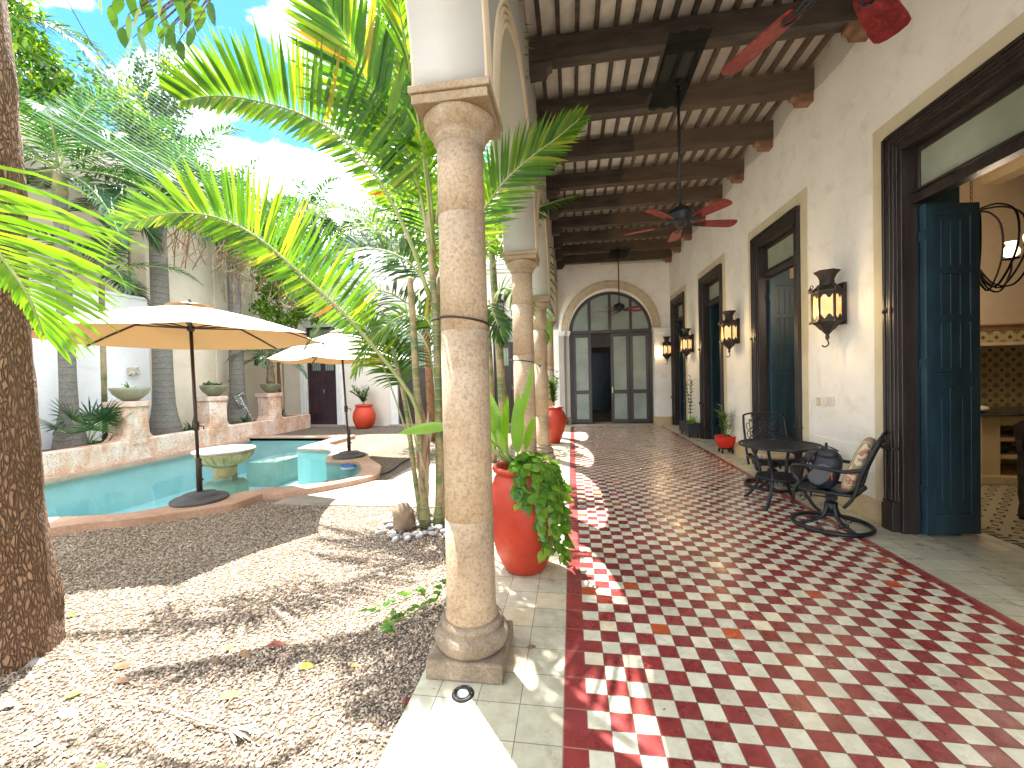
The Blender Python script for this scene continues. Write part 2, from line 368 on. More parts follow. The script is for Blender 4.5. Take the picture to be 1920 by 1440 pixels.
def water():
    t = NT('pool water'); t.t.nodes.remove(t.b); c = t.coord(world=True)
    gl = t.n('BsdfGlossy'); gl.inputs['Roughness'].default_value = .02; tr = t.n('BsdfTransparent'); tr.inputs[0].default_value = (.82, .97, .97, 1)
    fr = t.n('Fresnel'); fr.inputs[0].default_value = 1.33; ms = t.n('MixShader'); bp = t.n('Bump'); bp.inputs['Strength'].default_value = .10; bp.inputs['Distance'].default_value = .03
    nn = t.noise(t.coord(world=True, scale=(1, .6, 1)), 5, 3); t.l(*nn, bp, 'Height'); t.l(bp, 0, gl, 'Normal'); t.l(bp, 0, fr, 'Normal')
    fm_ = t.math('MULTIPLY', (fr, 0), .35); t.l(fm_[0], 0, ms, 0); t.l(tr, 0, ms, 1); t.l(gl, 0, ms, 2); t.l(ms, 0, t.o, 0); return t.m
M['water'] = water()
M['redpot'] = mat('orange red painted clay', (.50, .042, .014), (.36, .028, .011), 3.5, .48, .12, 30, rvar=.1, fine=.25)
M['redpot_far'] = mat('bright orange red clay', (.56, .055, .018), (.48, .045, .015), 3, .6, .1, 30)
M['glaze'] = mat('red glazed ceramic', (.60, .025, .015), (.50, .02, .012), 3, .12, .05, 20)
M['soil'] = mat('soil', (.06, .04, .025), (.03, .02, .014), 20, .95, .6, 60)
M['bowl'] = mat('mossy concrete bowl', (.33, .30, .20), (.16, .16, .09), 7, .9, .4, 40, stops=(.3, .68), fine=.4)
M['urn'] = mat('carved fountain stone', (.46, .37, .22), (.32, .22, .09), 6, .8, .6, 26, stops=(.3, .65), fine=.3)
M['white_stone'] = mat('pale river stone', (.42, .41, .39), (.28, .28, .275), 6, .6, .2, 30)
def canvas(name, c, tc, k=.35, under_glow=(.29, .165, .072)):
    t = NT(name); g = t.n('NewGeometry'); t.put('Base Color', t.mix((g, 'Backfacing'), c, under_glow)); t.put('Roughness', .9); tr = t.n('BsdfTranslucent'); tr.inputs[0].default_value = (*tc, 1)  # underside tone: light through the cloth put into the colour
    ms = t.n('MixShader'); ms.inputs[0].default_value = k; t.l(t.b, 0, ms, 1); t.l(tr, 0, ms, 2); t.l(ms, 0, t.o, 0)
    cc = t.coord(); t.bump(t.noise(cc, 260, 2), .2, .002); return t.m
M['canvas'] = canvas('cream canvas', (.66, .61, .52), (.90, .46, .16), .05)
M['pole'] = mat('bronze painted pole', (.060, .040, .032), (.040, .028, .024), 8, .45, .1, 30, metal=.3)
M['umb_base'] = mat('grey resin base', (.085, .085, .088), (.06, .06, .064), 8, .7, .3, 40)
def wave_wood():
    t = NT('red stained fan blade'); c = t.coord(scale=(1, 1, 1)); wv = t.noise(t.coord(scale=(2.2, 2.2, 14)), 5, 5, .6, 1.5)
    t.put('Base Color', t.ramp(wv, [(.35, (.10, .010, .012)), (.55, (.20, .022, .022)), (.7, (.30, .05, .04))])); t.put('Roughness', .45); t.put('Specular IOR Level', .25); return t.m
M['blade'] = wave_wood()
def bark():
    t = NT('rough brown bark'); c = t.coord(scale=(1, 1, .30))
    ds = t.n('VectorMath', operation='ADD'); nn = t.n('TexNoise'); nn.inputs['Scale'].default_value = 9; nn.inputs['Detail'].default_value = 4; sc_ = t.n('VectorMath', operation='SCALE'); sc_.inputs['Scale'].default_value = .09
    t.l(*c, nn, 0); t.l(nn, 'Color', sc_, 0); t.l(sc_, 0, ds, 0); t.l(*c, ds, 1)
    e = t.vor((ds, 0), 58, feat='DISTANCE_TO_EDGE'); h = t.ramp(e, [(0, 0.), (.22, 1.)])
    col = t.mix(h, (.16, .085, .045), t.ramp(t.noise(c, 12, 7, .7), [(.3, (.26, .15, .085)), (.7, (.40, .25, .15))]))
    t.put('Base Color', col); t.put('Roughness', .9); t.bump(t.mix(.3, h, t.noise(c, 50, 5)), 1.0, .03); return t.m
M['bark'] = bark()
def palmbark():
    t = NT('ringed palm trunk'); c = t.coord(); s = t.n('SeparateXYZ'); t.l(*c, s, 0)
    nn = t.noise(c, 2.5, 3); z = t.math('ADD', (s, 2), t.math('MULTIPLY', nn, .14)); f = t.math('FRACT', t.math('MULTIPLY', z, 7.0))
    ring = t.ramp(f, [(0, .55), (.10, 1.), (.9, .92), (1, .6)])
    col = t.mix(1, t.ramp(t.noise(c, 22, 7, .7), [(.3, (.11, .10, .085)), (.7, (.22, .20, .17))]), ring, 'MULTIPLY')
    t.put('Base Color', col); t.put('Roughness', .9); t.bump(t.mix(.6, t.noise(c, 40, 5), ring), .5, .02); return t.m
M['palmbark'] = palmbark()
def caneBark():
    t = NT('green ringed cane'); c = t.coord(); s = t.n('SeparateXYZ'); t.l(*c, s, 0)
    f = t.math('FRACT', t.math('MULTIPLY', (s, 2), 8.5)); ring = t.ramp(f, [(0, (.34, .30, .19)), (.09, (.12, .165, .055)), (.9, (.085, .12, .040))])
    br = t.ramp(t.noise(c, 3, 6, .7), [(.44, 0), (.58, .9)]); col = t.mix(br, ring, (.36, .26, .15))
    t.put('Base Color', col); t.put('Roughness', .6); return t.m
M['cane'] = caneBark()
M['rust'] = mat('rusty brown bark', (.30, .155, .07), (.18, .09, .04), 14, .9, .6, 60, fine=.4)
M['rachis'] = mat('frond stalk', (.22, .30, .08), (.32, .34, .14), 5, .5)
M['dry'] = mat('dry brown stalk', (.30, .22, .14), (.18, .13, .09), 10, .9, .3, 40)
L = {}
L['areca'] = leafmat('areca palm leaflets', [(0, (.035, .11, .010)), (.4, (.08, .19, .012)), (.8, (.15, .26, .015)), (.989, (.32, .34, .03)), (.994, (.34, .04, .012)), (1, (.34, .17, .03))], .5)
L['areca_dark'] = leafmat('shaded palm leaflets', [(0, (.02, .06, .012)), (.5, (.035, .095, .015)), (1, (.07, .14, .02))], .3)  # darker copy of the areca leaflets, shade put into the colour
L['lime'] = leafmat('lime green leaflets', [(0, (.11, .26, .015)), (1, (.22, .40, .02))], .5)
L['royal'] = leafmat('blue green palm leaflets', [(0, (.018, .055, .026)), (.5, (.032, .10, .04)), (1, (.07, .15, .04))], .32)
L['tree'] = leafmat('broad tree leaves', [(0, (.03, .085, .012)), (.5, (.06, .15, .018)), (.9, (.12, .22, .02)), (1, (.30, .30, .03))], .4)
L['tree_b'] = leafmat('yellow green tree leaves', [(0, (.05, .14, .012)), (.5, (.10, .22, .018)), (1, (.20, .30, .025))], .45)
L['plant'] = leafmat('glossy plant leaves', [(0, (.03, .10, .015)), (.6, (.06, .16, .02)), (1, (.12, .22, .03))], .35, .3)
L['pothos'] = leafmat('pothos leaves', [(0, (.05, .15, .012)), (.6, (.10, .24, .02)), (1, (.22, .34, .04))], .35, .28)
L['banana'] = leafmat('broad bright leaves', [(0, (.11, .26, .02)), (1, (.19, .36, .035))], .4, .3, blot=.3)
L['dry'] = leafmat('dry leaves', [(0, (.16, .09, .05)), (.5, (.32, .22, .13)), (1, (.46, .38, .28))], .15, .8, (1, 1, 1))
L['olive'] = leafmat('olive leaves', [(0, (.05, .10, .03)), (1, (.12, .17, .05))], .3, .4)
# ================================================================ GROUND, POOL, PAVING
GZ = -.03                                                   # gravel level; the tiled corridor floor is z = 0
CT = .07                                                    # top of the pool coping
WZ = -.05                                                   # water level
LWX = -9.25                                                 # front face of the long planter wall
IN = [(84, 970), (163, 966), (247, 960), (309, 949), (365, 939), (422, 929), (452, 922), (484, 916), (517, 913), (580, 907), (632, 901), (659, 894), (674, 885),
      (677, 876), (672, 867), (655, 864), (632, 863.5), (611, 862), (611, 858), (623, 846), (615, 842), (593, 841), (557, 840), (628, 819)]
OUT = [(88, 990), (163, 979), (247, 972), (326, 961), (395, 951), (440, 943), (466, 934), (492, 925), (532, 923), (617, 909), (702, 891), (713, 880),
       (714, 872), (705, 866), (700, 863), (694, 859), (692, 854), (690, 850)]
def xy(L_, z): return [(p.x, p.y) for p in (atz(a, b, z) for a, b in L_)]
inn = xy(IN, CT); outp = xy(OUT, CT)
def smooth(L_, i0, i1, n):
    return L_[:i0]+[(p.x, p.y) for p in catmull([(x, y, 0) for x, y in L_[i0:i1+1]], n)]+L_[i1+1:]
farY = atz(497, 819, CT).y
p23 = inn[-1]; inn[-1] = (p23[0], farY)
hole = [(LWX, 1.5), (-7.6, 2.6)]+[(inn[0][0]-.5, inn[0][1]-.45)]+smooth(smooth(inn, 8, 15, 26), 0, 7, 16)+[(LWX, farY)]
near_o = [(LWX-.1, .95), (-7.4, 2.15), (outp[0][0]-.55, outp[0][1]-.5)]
rim_o = near_o+smooth(smooth(outp, 8, 15, 24), 0, 7, 16)
cor = atz(646, 815, CT)
rim_o += [(-4.40, 8.30), (-4.95, 8.75), (inn[-1][0]+.42, 9.6), (inn[-1][0]+.42, farY+.30), (LWX-.1, farY+.30)]
def poly_obj(name, loops, z, m, parent=None):
    """flat face between loops (outer first, then holes)"""
    b = bmesh.new(); es = []
    for lp in loops:
        vs = [b.verts.new((x, y, z)) for x, y in lp]; es += [b.edges.new((vs[i], vs[(i+1) % len(vs)])) for i in range(len(vs))]
    bmesh.ops.triangle_fill(b, use_beauty=True, use_dissolve=False, edges=es)
    for f in b.faces:
        if f.normal.z < 0: f.normal_flip()
    me = bpy.data.meshes.new(name); b.to_mesh(me); b.free(); return finish(name, me, m, parent)
edge_in = [(x, y) for x, y in hole]
mid = [((x1), (y1)) for x1, y1 in hole]
structure(poly_obj('ground', [[(-90, -90), (120, -90), (120, 120), (-90, 120)], hole], GZ, M['gravel']))
pool = thing('swimming_pool', 'curved garden pool with turquoise water and pink coping below the planter wall', 'swimming pool', (-6.5, 6.5, GZ))
# basin
def wallstrip(lp, z0, z1, closed=True):
    b = MB(); n = len(lp)
    for i in range(n if closed else n-1):
        (x0, y0), (x1, y1) = lp[i], lp[(i+1) % n]; b.add([(x0, y0, z0), (x1, y1, z0), (x1, y1, z1), (x0, y0, z1)], [(0, 1, 2, 3)])
    return b
basin = wallstrip(hole, -1.35, CT-.045); basin.build('basin_wall', M['pool'], pool)
poly_obj('basin_floor', [[(-9.4, .5), (-2.5, .5), (-2.5, 12.6), (-9.4, 12.6)]], -.95, M['pool'], pool)
MB().lathe([(0, -.32), (.95, -.32), (.95, -1.32)], (-4.05, 6.75, 0), 40).build('round_step', M['pool_step'], pool)
MB().lathe([(0, -.55), (1.35, -.55), (1.35, -1.32)], (-4.3, 6.75, 0), 40).build('round_step', M['pool_step'], pool)
MB().box(-8.0, -7.2, farY-1.5, farY, -1.3, -.35).build('bench', M['pool_step'], pool)
# coping: top face with a rounded lip, outer riser
cp = MB(); n = len(hole)
body = poly_obj('coping', [rim_o, [(x, y) for x, y in hole]], CT, M['coping'], pool)
me = body.data; b = bmesh.new(); b.from_mesh(me)
r_ = bmesh.ops.extrude_face_region(b, geom=b.faces[:]); bmesh.ops.translate(b, vec=(0, 0, -.13), verts=[v for v in r_['geom'] if isinstance(v, bmesh.types.BMVert)])
bmesh.ops.recalc_face_normals(b, faces=b.faces); b.to_mesh(me); b.free()
bv = body.modifiers.new('bevel', 'BEVEL'); bv.width = .012; bv.segments = 2; bv.limit_method = 'ANGLE'; bv.angle_limit = 1.0
structure(poly_obj('water', [hole], WZ, M['water']))
# paving slabs and the joint
pv = MB().box(-4.02, -.86, 5.05, 6.35, -.2, -.012).box(-3.0, -.86, 6.37, 7.55, -.2, -.014)
structure(pv.build('paved_path', M['slab'], bevel=.006))
tag(MB().tube(catmull([atz(702, 892, .0), atz(730, 884, -.0), atz(752, 868, 0), atz(772, 858, 0)], 14), .014, 6).build('garden_hose', M['black']),
    'thin black garden hose running from the round pool edge over the paving', 'hose')

# pebbles lying on the near gravel: uncountable
rs = np.random.RandomState(3); N = 66000
X = rs.uniform(-5.6, -.86, N*2); Y = 1.0+rs.power(1.2, N*2)*0+rs.uniform(0, 1, N*2)**1.25*4.2
hx = np.array([h_[0] for h_ in rim_o]); hy = np.array([h_[1] for h_ in rim_o])
def inside(x, y, px_, py_):
    c = np.zeros(len(x), bool); j = len(px_)-1
    for i in range(len(px_)):
        q = ((py_[i] > y) != (py_[j] > y)) & (x < (px_[j]-px_[i])*(y-py_[i])/(py_[j]-py_[i]+1e-9)+px_[i]); c ^= q; j = i
    return c
ok = ~inside(X, Y, hx, hy) & ~((X > -4.03) & (Y > 5.04)) & (X > -1.72*Y-1.2)
X = X[ok][:N]; Y = Y[ok][:N]; N = len(X)
base = np.array([(1, 0, 0), (0, 1, 0), (-1, 0, 0), (0, -1, 0), (0, 0, 1), (.6, .6, .55), (-.6, .6, .55), (-.6, -.6, .55), (.6, -.6, .55)], float)
fc = np.array([(0, 5, 8), (1, 6, 5), (2, 7, 6), (3, 8, 7), (5, 6, 4), (6, 7, 4), (7, 8, 4), (8, 5, 4), (0, 1, 5), (1, 2, 6), (2, 3, 7), (3, 0, 8)])
sz = rs.uniform(.0048, .0105, N)*(1+.25*(rs.rand(N) > .9)); a = rs.uniform(0, 6.28, N)
S3 = np.stack([sz*rs.uniform(.9, 1.6, N), sz*rs.uniform(.6, 1.0, N), sz*rs.uniform(.5, .9, N)], -1)
P = base[None]*S3[:, None]+rs.normal(0, .0007, (N, 9, 3))
tl = rs.normal(0, .35, N)
Pz = P[..., 2]+P[..., 0]*tl[:, None]; Px = P[..., 0]*np.cos(a)[:, None]-P[..., 1]*np.sin(a)[:, None]; Py = P[..., 0]*np.sin(a)[:, None]+P[..., 1]*np.cos(a)[:, None]
P = np.stack([Px+X[:, None], Py+Y[:, None], Pz+GZ+.001+rs.uniform(0, .004, N)[:, None]], -1).reshape(-1, 3)
F = (fc[None]+9*np.arange(N)[:, None, None]).reshape(-1, 3)
def np_mesh(name, P, F, m, parent=None, smooth=False):
    me = bpy.data.meshes.new(name); me.vertices.add(len(P)); me.vertices.foreach_set('co', P.astype(np.float32).ravel())
    k = F.shape[1]; me.loops.add(F.size); me.loops.foreach_set('vertex_index', F.astype(np.int32).ravel())
    me.polygons.add(len(F)); me.polygons.foreach_set('loop_start', (np.arange(len(F))*k).astype(np.int32)); me.polygons.foreach_set('loop_total', np.full(len(F), k, np.int32))
    if smooth: me.polygons.foreach_set('use_smooth', np.ones(len(F), bool))
    me.update(calc_edges=True); me.validate(); return finish(name, me, m, parent)
o = np_mesh('gravel', P, F, M['pebble']); tag(o, 'loose pale pebbles covering the garden ground in front of the pool', 'gravel'); o['kind'] = 'stuff'

# ================================================================ CORRIDOR FLOOR
FY0, FY1 = -2.5, 13.22
structure(MB().box(-.84, 3.90, FY0-1, 13.98, -.25, -.004).build('floor_slab', M['stone_dark']))
def sheet(name, x0, x1, y0, y1, z, m): return structure(MB().add([(x0, y0, z), (x1, y0, z), (x1, y1, z), (x0, y1, z)], [(0, 1, 2, 3)]).build(name, m))
sheet('beige_tile_floor', -.84, -.072, FY0, 13.97, 0, M['beige'])
sheet('checkered_floor', TX, 2.645, FY0, FY1-.09, 0, M['checker'])
sheet('red_border', -.072, TX, FY0, FY1, 0, M['redtile'])
sheet('red_border', 2.645, 2.73, FY0, FY1, 0, M['redtile2'])
sheet('red_border', TX, 2.645, FY1-.09, FY1, 0, M['redtile2'])
sheet('beige_tile_floor', 2.73, 3.90, FY0, 13.97, 0, M['beige'])
sheet('beige_tile_floor', -.072, 2.73, FY1, 13.97, 0, M['beige'])
t = thing('floor_light', 'small round black spotlight let into the tiles in front of the near column', 'light fitting', (-.583, 2.035, 0))
MB().lathe([(.034, .003), (.038, .009), (.052, .009), (.058, .002)], (-.583, 2.035, 0), 28).build('rim', M['black'], t)
MB().lathe([(.034, .004), (.026, .006), (0, .0075)], (-.583, 2.035, 0), 24).build('lens', plain('lens glass', (.35, .37, .38), .1), t)
for k in range(6):
    q = MB().lathe([(.004, .0105), (0, .0115)], (-.583+.045*math.cos(k*1.047), 2.035+.045*math.sin(k*1.047), 0), 8)
    q.build('screw', plain('steel', (.5, .5, .5), .3, 1) if k == 0 else bpy.data.materials['steel'], t)

# ================================================================ ARCADE
CX, C0, CD = -.60, 2.32, 2.96
colY = [C0+CD*k for k in range(4)]
def stone_column():
    t = thing('stone_column', '', 'column', (0, 0, 0))
    MB().box(-.21, .21, -.21, .21, 0, .105).build('plinth', M['stone_dark'], t, .012)
    MB().lathe([(.195, .105), (.208, .125), (.212, .15), (.205, .178), (.186, .198), (.168, .203), (.168, .212), (.176, .222), (.178, .236), (.170, .248), (.152, .252)], n=40).build('base', M['stone_dark'], t)
    pr = [(.150, .252), (.149, .275), (.143, .278), (.142, .30)]
    for g in (.82, 1.88, 2.52):
        r = .142-.0045*g; pr += [(r, g-.004), (r-.006, g-.002), (r-.006, g+.002), (r, g+.004)]
    pr += [(.1295, 2.90)]
    MB().lathe(pr, n=44).build('shaft', M['stone'], t)
    MB().lathe([(.128, 2.90), (.128, 2.915), (.146, 2.925), (.148, 2.94), (.140, 2.95), (.158, 2.965), (.182, 2.99), (.196, 3.02), (.198, 3.045), (.19, 3.055)], n=44).build('capital', M['cap_stone'], t)
    MB().box(-.205, .205, -.205, .205, 3.05, 3.10).box(-.218, .218, -.218, .218, 3.1005, 3.14).build('abacus', M['cap_stone'], t, .006)
    return t
labs = ['nearest and largest of the stone columns, beside the big red pot and the floor light', 'second pitted stone column, rising behind the broad leaved plant',
        'third stone column, slimmer in view, just left of the far red pot', 'farthest pale stone column, half hidden behind the far red pot and by the end wall']
c0 = stone_column(); c0['group'] = 'columns of the arcade'
cols_ = [c0]+[dup(c0, (CX, y, 0)) for y in colY[1:]]; c0.location = (CX, colY[0], 0)
for c, l_ in zip(cols_, labs): c['label'] = l_
for c in cols_[1:]: c.rotation_euler = (0, 0, math.pi/2*cols_.index(c))
# wire loops tied round the columns
for k, (y, z, lb) in enumerate([(colY[0], 1.93, 'brown cord tied round the nearest column above head height'), (colY[1], 1.80, 'thin dark cord knotted round the second stone column'),
                                (colY[3], 1.78, 'thin cord tied round the farthest stone column')]):
    b = MB(); r = .138
    b.tube([(CX+r*math.cos(a), y+r*math.sin(a), z-.018*math.cos(a)-.01*math.sin(a)) for a in np.linspace(0, 2*math.pi, 28)[:-1]], .0065, 6, closed=True)
    b.tube(catmull([(CX+r, y-.03, z-.02), (CX+r+.035, y-.06, z-.035), (CX+r+.07, y-.10, z-.055), (CX+r+.085, y-.13, z-.05), (CX+r+.07, y-.12, z-.075), (CX+r+.05, y-.09, z-.06)], 14), .0055, 6)
    b.tube([(CX-r, y-.03, z+.02), (CX-r-.06, y+.02, z+.022)], .006, 6)
    tag(b.build('cord', M['iron_brown']), lb, 'cord', 'cords round the columns')
AX0, AX1, ZT = -.79, -.41, 5.56
t = thing('arcade_wall', 'cream plastered wall of round arches carried by the stone columns', 'arcade', (CX, 4, 0))
RAD, SP = 1.23, 3.14
aw = MB(); piers = [C0-2*CD+CD*k for k in range(6)]+[13.95+.01]
for k in range(len(piers)-1):
    ya, yb = piers[k]+.19, piers[k+1]-.19
    if k == len(piers)-2: yb = 13.95
    c = (ya+yb)/2; r = (yb-ya)/2; n = 40
    zs = [(c-r*math.cos(math.pi*i/n), SP+RAD*math.sin(math.pi*i/n)) for i in range(n+1)]
    for i in range(n):
        (y0, z0), (y1, z1) = zs[i], zs[i+1]
        for x, fl in ((AX0, 0), (AX1, 1)):
            q = [(x, y0, z0), (x, y1, z1), (x, y1, ZT), (x, y0, ZT)]; aw.add(q, [(0, 1, 2, 3) if fl else (3, 2, 1, 0)])
        aw.add([(AX0, y0, z0), (AX1, y0, z0), (AX1, y1, z1), (AX0, y1, z1)], [(0, 1, 2, 3)], True)
for p in piers[:-1]:
    for x, fl in ((AX0, 0), (AX1, 1)):
        q = [(x, p-.19, SP), (x, p+.19, SP), (x, p+.19, ZT), (x, p-.19, ZT)]; aw.add(q, [(0, 1, 2, 3) if fl else (3, 2, 1, 0)])
    aw.add([(AX0, p-.19, SP), (AX1, p-.19, SP), (AX1, p+.19, SP), (AX0, p+.19, SP)], [(0, 1, 2, 3)])
aw.box(AX0, AX1, piers[0]-.19, 13.95, ZT, ZT+.35)
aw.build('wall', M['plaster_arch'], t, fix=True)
for k in range(len(piers)-1):
    ya, yb = piers[k]+.19, piers[k+1]-.19
    if k == len(piers)-2: yb = 13.95
    c = (ya+yb)/2; r = (yb-ya)/2; b = MB()
    for dr, tr_ in ((.018, .017), (.058, .019), (.098, .019), (.138, .017)):
        for x in (AX1, AX0):
            if x == AX0 and dr > .1: continue
            ang = [math.acos(max(-1, min(1, 0)))]
            pts = [(x, c-(r+dr)*math.cos(a), SP+(RAD+dr)*math.sin(a)) for a in np.linspace(.0, math.pi, 49)]
            b.tube(pts, tr_, 8)
    b.build('arch_moulding', M['mould'], t)
bpy.data.objects['arcade_wall']['kind'] = 'structure' if False else 'thing'
del bpy.data.objects['arcade_wall']['kind']
# lost column that stands just behind the viewer and carries the near arch
c_ = dup(cols_[1], (CX, C0-CD, 0), 0, 'stone column carrying the arch above and behind the viewer')

# ================================================================ RIGHT HAND WALL with four doorways
WX = 3.14; DC = [3.92, 7.0, 9.98, 12.90]; DW = .63; DT = 3.75; WT = .5
t = thing('corridor_wall', 'long cream plastered wall with tall dark doorways on the right of the corridor', 'wall', (WX, 6, 0))
wb = MB(); ys = [-2.5]
for c in DC: ys += [c-DW, c+DW]
ys += [14.45]
for i in range(0, len(ys), 2): wb.box(WX, WX+WT, ys[i], ys[i+1], 0, DT)
wb.box(WX, WX+WT, ys[0], ys[-1], DT, 5.6)
wb.build('wall', M['plaster'], t)
sk = MB()
for i in range(0, len(ys), 2):
    a, b_ = ys[i]+(.13 if i else 0), min(ys[i+1]-.13, 13.95)
    sk.box(WX-.022, WX, a, b_, 0, .20); sk.box(WX-.030, WX, a, b_, .20, .235)
sk.build('skirting', M['base_stone'], t, .004)
dd = MB()
for i in range(0, len(ys), 2):
    a, b_ = ys[i]+.30, min(ys[i+1]-.30, 13.9)
    dd.box(WX-.007, WX, a, b_, .237, .50); dd.box(WX-.007, WX, a, b_, .506, .76)
dd.build('dado_panel', M['dado'], t, .003)
for c in DC:
    b = MB(); o1, o2, zt = DW+.13, DW+.30, 3.88
    for s_ in (-1, 1): b.box(WX-.010, WX, *sorted((c+s_*o1, c+s_*o2)), .236, zt+.16)
    b.box(WX-.010, WX, c-o1, c+o1, zt, zt+.16); b.build('painted_band', M['band'], t, .003)
def doorway(c, room, op):
    fr = MB()
    for s_ in (-1, 1):                                          # fluted architrave and deep jamb
        for k in range(4):
            y0 = c+s_*(DW-.005+.033*k); fr.box(WX-.035-.006*(k % 2)-.004*k, WX+.0, *sorted((y0, y0+s_*.027)), .30, DT+.02+.031*k)
        fr.box(WX-.03, WX, *sorted((c+s_*DW, c+s_*(DW+.125))), .30, DT+.02)
        fr.box(WX-.062, WX+.01, *sorted((c+s_*(DW-.01), c+s_*(DW+.14))), 0, .26); fr.box(WX-.052, WX+.01, *sorted((c+s_*(DW-.008), c+s_*(DW+.135))), .26, .30)
        fr.box(WX-.060, WX, *sorted((c+s_*(DW-.012), c+s_*(DW+.145))), .80, .835)
        fr.box(WX+.001, WX+.14, *sorted((c+s_*(DW-.055), c+s_*(DW-.001))), 0, DT)
    for k in range(4): fr.box(WX-.035-.006*(k % 2)-.004*k, WX, c-DW-.03*k, c+DW+.03*k, DT-.005+.033*k, DT+.022+.033*k)
    fr.box(WX-.03, WX, c-DW, c+DW, DT, DT+.12); fr.box(WX+.001, WX+.14, c-DW+.055, c+DW-.055, DT-.07, DT-.001)
    f = fr.build('door_frame', M['wood'], t, .004)
    jm = MB()
    for s_ in (-1, 1): jm.box(WX+.141, WX+WT-.002, *sorted((c+s_*(DW-.045), c+s_*(DW-.002))), 0, DT-.08)
    jm.build('jamb_lining', M['teal'], f)
    tb = MB().box(WX+.09, WX+.20, c-DW+.056, c+DW-.056, 3.16, 3.25).box(WX+.07, WX+.21, c-DW+.056, c+DW-.056, 3.255, 3.275)
    tb.bar((WX+.14, c-DW+.08, 3.275), (WX+.14, c-DW+.08, DT-.072), .05, .05).bar((WX+.14, c+DW-.08, 3.275), (WX+.14, c+DW-.08, DT-.072), .05, .05)
    tb.box(WX+.115, WX+.165, c-DW+.11, c+DW-.11, DT-.12, DT-.073)
    tb.build('transom_bar', M['wood'], f, .004)
    MB().box(WX+.135, WX+.145, c-DW+.1055, c+DW-.1055, 3.276, DT-.122).build('transom_glass', M['frost2'], f)
    for z in (.9, 2.2): MB().box(WX-.075, WX-.062, c+DW+.03, c+DW+.07, z-.05, z+.0).lathe([(.012, 0), (.02, .02), (.012, .04)], (WX-.08, c+DW+.05, z-.06), 10).build('latch', M['iron_brown'], f)
    for s_ in (1, -1):
        a = R_(8)*s_; w_ = .51; hx_, hy_ = WX+.15, c+s_*(DW-.075)
        dx, dy = math.cos(a), math.sin(a)*1
        U = V((dx, abs(dy)*(1 if s_ > 0 else -1)*op, 0)).normalized(); Nn = V((-U.y, U.x, 0)); O = V((hx_, hy_-s_*.02, 0))
        def bx(u0, u1, z0, z1, th, off=0):
            cc = O+U*((u0+u1)/2)+Nn*off+V((0, 0, (z0+z1)/2)); b_.add([cc+U*(i*(u1-u0)/2)+Nn*(j*th/2)+V((0, 0, k*(z1-z0)/2)) for i in (-1, 1) for j in (-1, 1) for k in (-1, 1)],
                   [(0, 1, 3, 2), (4, 6, 7, 5), (0, 4, 5, 1), (2, 3, 7, 6), (0, 2, 6, 4), (1, 5, 7, 3)])
        b_ = MB(); H = 3.14; bx(0, w_, .02, H, .034)
        for (z0, z1) in ((.02, .22), (1.42, 1.56), (2.02, 2.10), (2.48, 2.56), (H-.12, H)): bx(.001, w_-.001, z0+.001, z1-.001, .056)
        for (u0, u1) in ((0.0005, .09), (w_-.09, w_-.0005)): bx(u0, u1, .021, H-.001, .058)
        bx(w_/2-.03, w_/2+.03, .22, 1.42, .056)
        for u in (.15, .345): bx(u, u+.10, .34, 1.32, .048)
        for k in range(4): bx(.15+k*.09, .165+k*.09, 1.60, H-.16, .046)
        lf = b_.build('door_leaf', M['teal'], f, .005)
        b_ = MB()
        for z in (.4, 1.6, 2.8): bx(-.012, .018, z, z+.09, .062)
        b_.build('hinge', M['teal'], lf)
    return f
for i, c in enumerate(DC): doorway(c, i, 1)
# far end wall -------------------------------------------------------
t = thing('end_wall', 'plastered wall with a big glazed arch closing the far end of the corridor', 'wall', (1.3, 13.95, 0))
EY = 13.95; ec, er, es = 1.27, 1.33, 3.0
b = MB(); n = 48
zz = [(ec-er*math.cos(math.pi*i/n), es+er*math.sin(math.pi*i/n)) for i in range(n+1)]
for i in range(n):
    (x0, z0), (x1, z1) = zz[i], zz[i+1]
    b.add([(x0, EY, z0), (x1, EY, z1), (x1, EY, 5.6), (x0, EY, 5.6)], [(0, 1, 2, 3)]); b.add([(x0, EY, z0), (x1, EY, z1), (x1, EY+.4, z1), (x0, EY+.4, z0)], [(3, 2, 1, 0)], True)
b.add([(-.79, EY, 0), (ec-er, EY, 0), (ec-er, EY, 5.6), (-.79, EY, 5.6)], [(0, 1, 2, 3)]); b.add([(ec+er, EY, 0), (WX, EY, 0), (WX, EY, 5.6), (ec+er, EY, 5.6)], [(0, 1, 2, 3)])
for x in (ec-er, ec+er): b.add([(x, EY, 0), (x, EY+.4, 0), (x, EY+.4, es), (x, EY, es)], [(0, 1, 2, 3)])
b.build('wall', M['plaster'], t, fix=True)
b = MB()
for dr, tr_ in ((.02, .028), (.075, .022), (.125, .022), (.18, .024), (.235, .03)):
    b.tube([(ec+(er+dr)*math.cos(a), EY, es+.09+(er+dr)*math.sin(a)) for a in np.linspace(0, math.pi, 60)], tr_, 8)
b.build('arch_moulding', M['mould'], t)
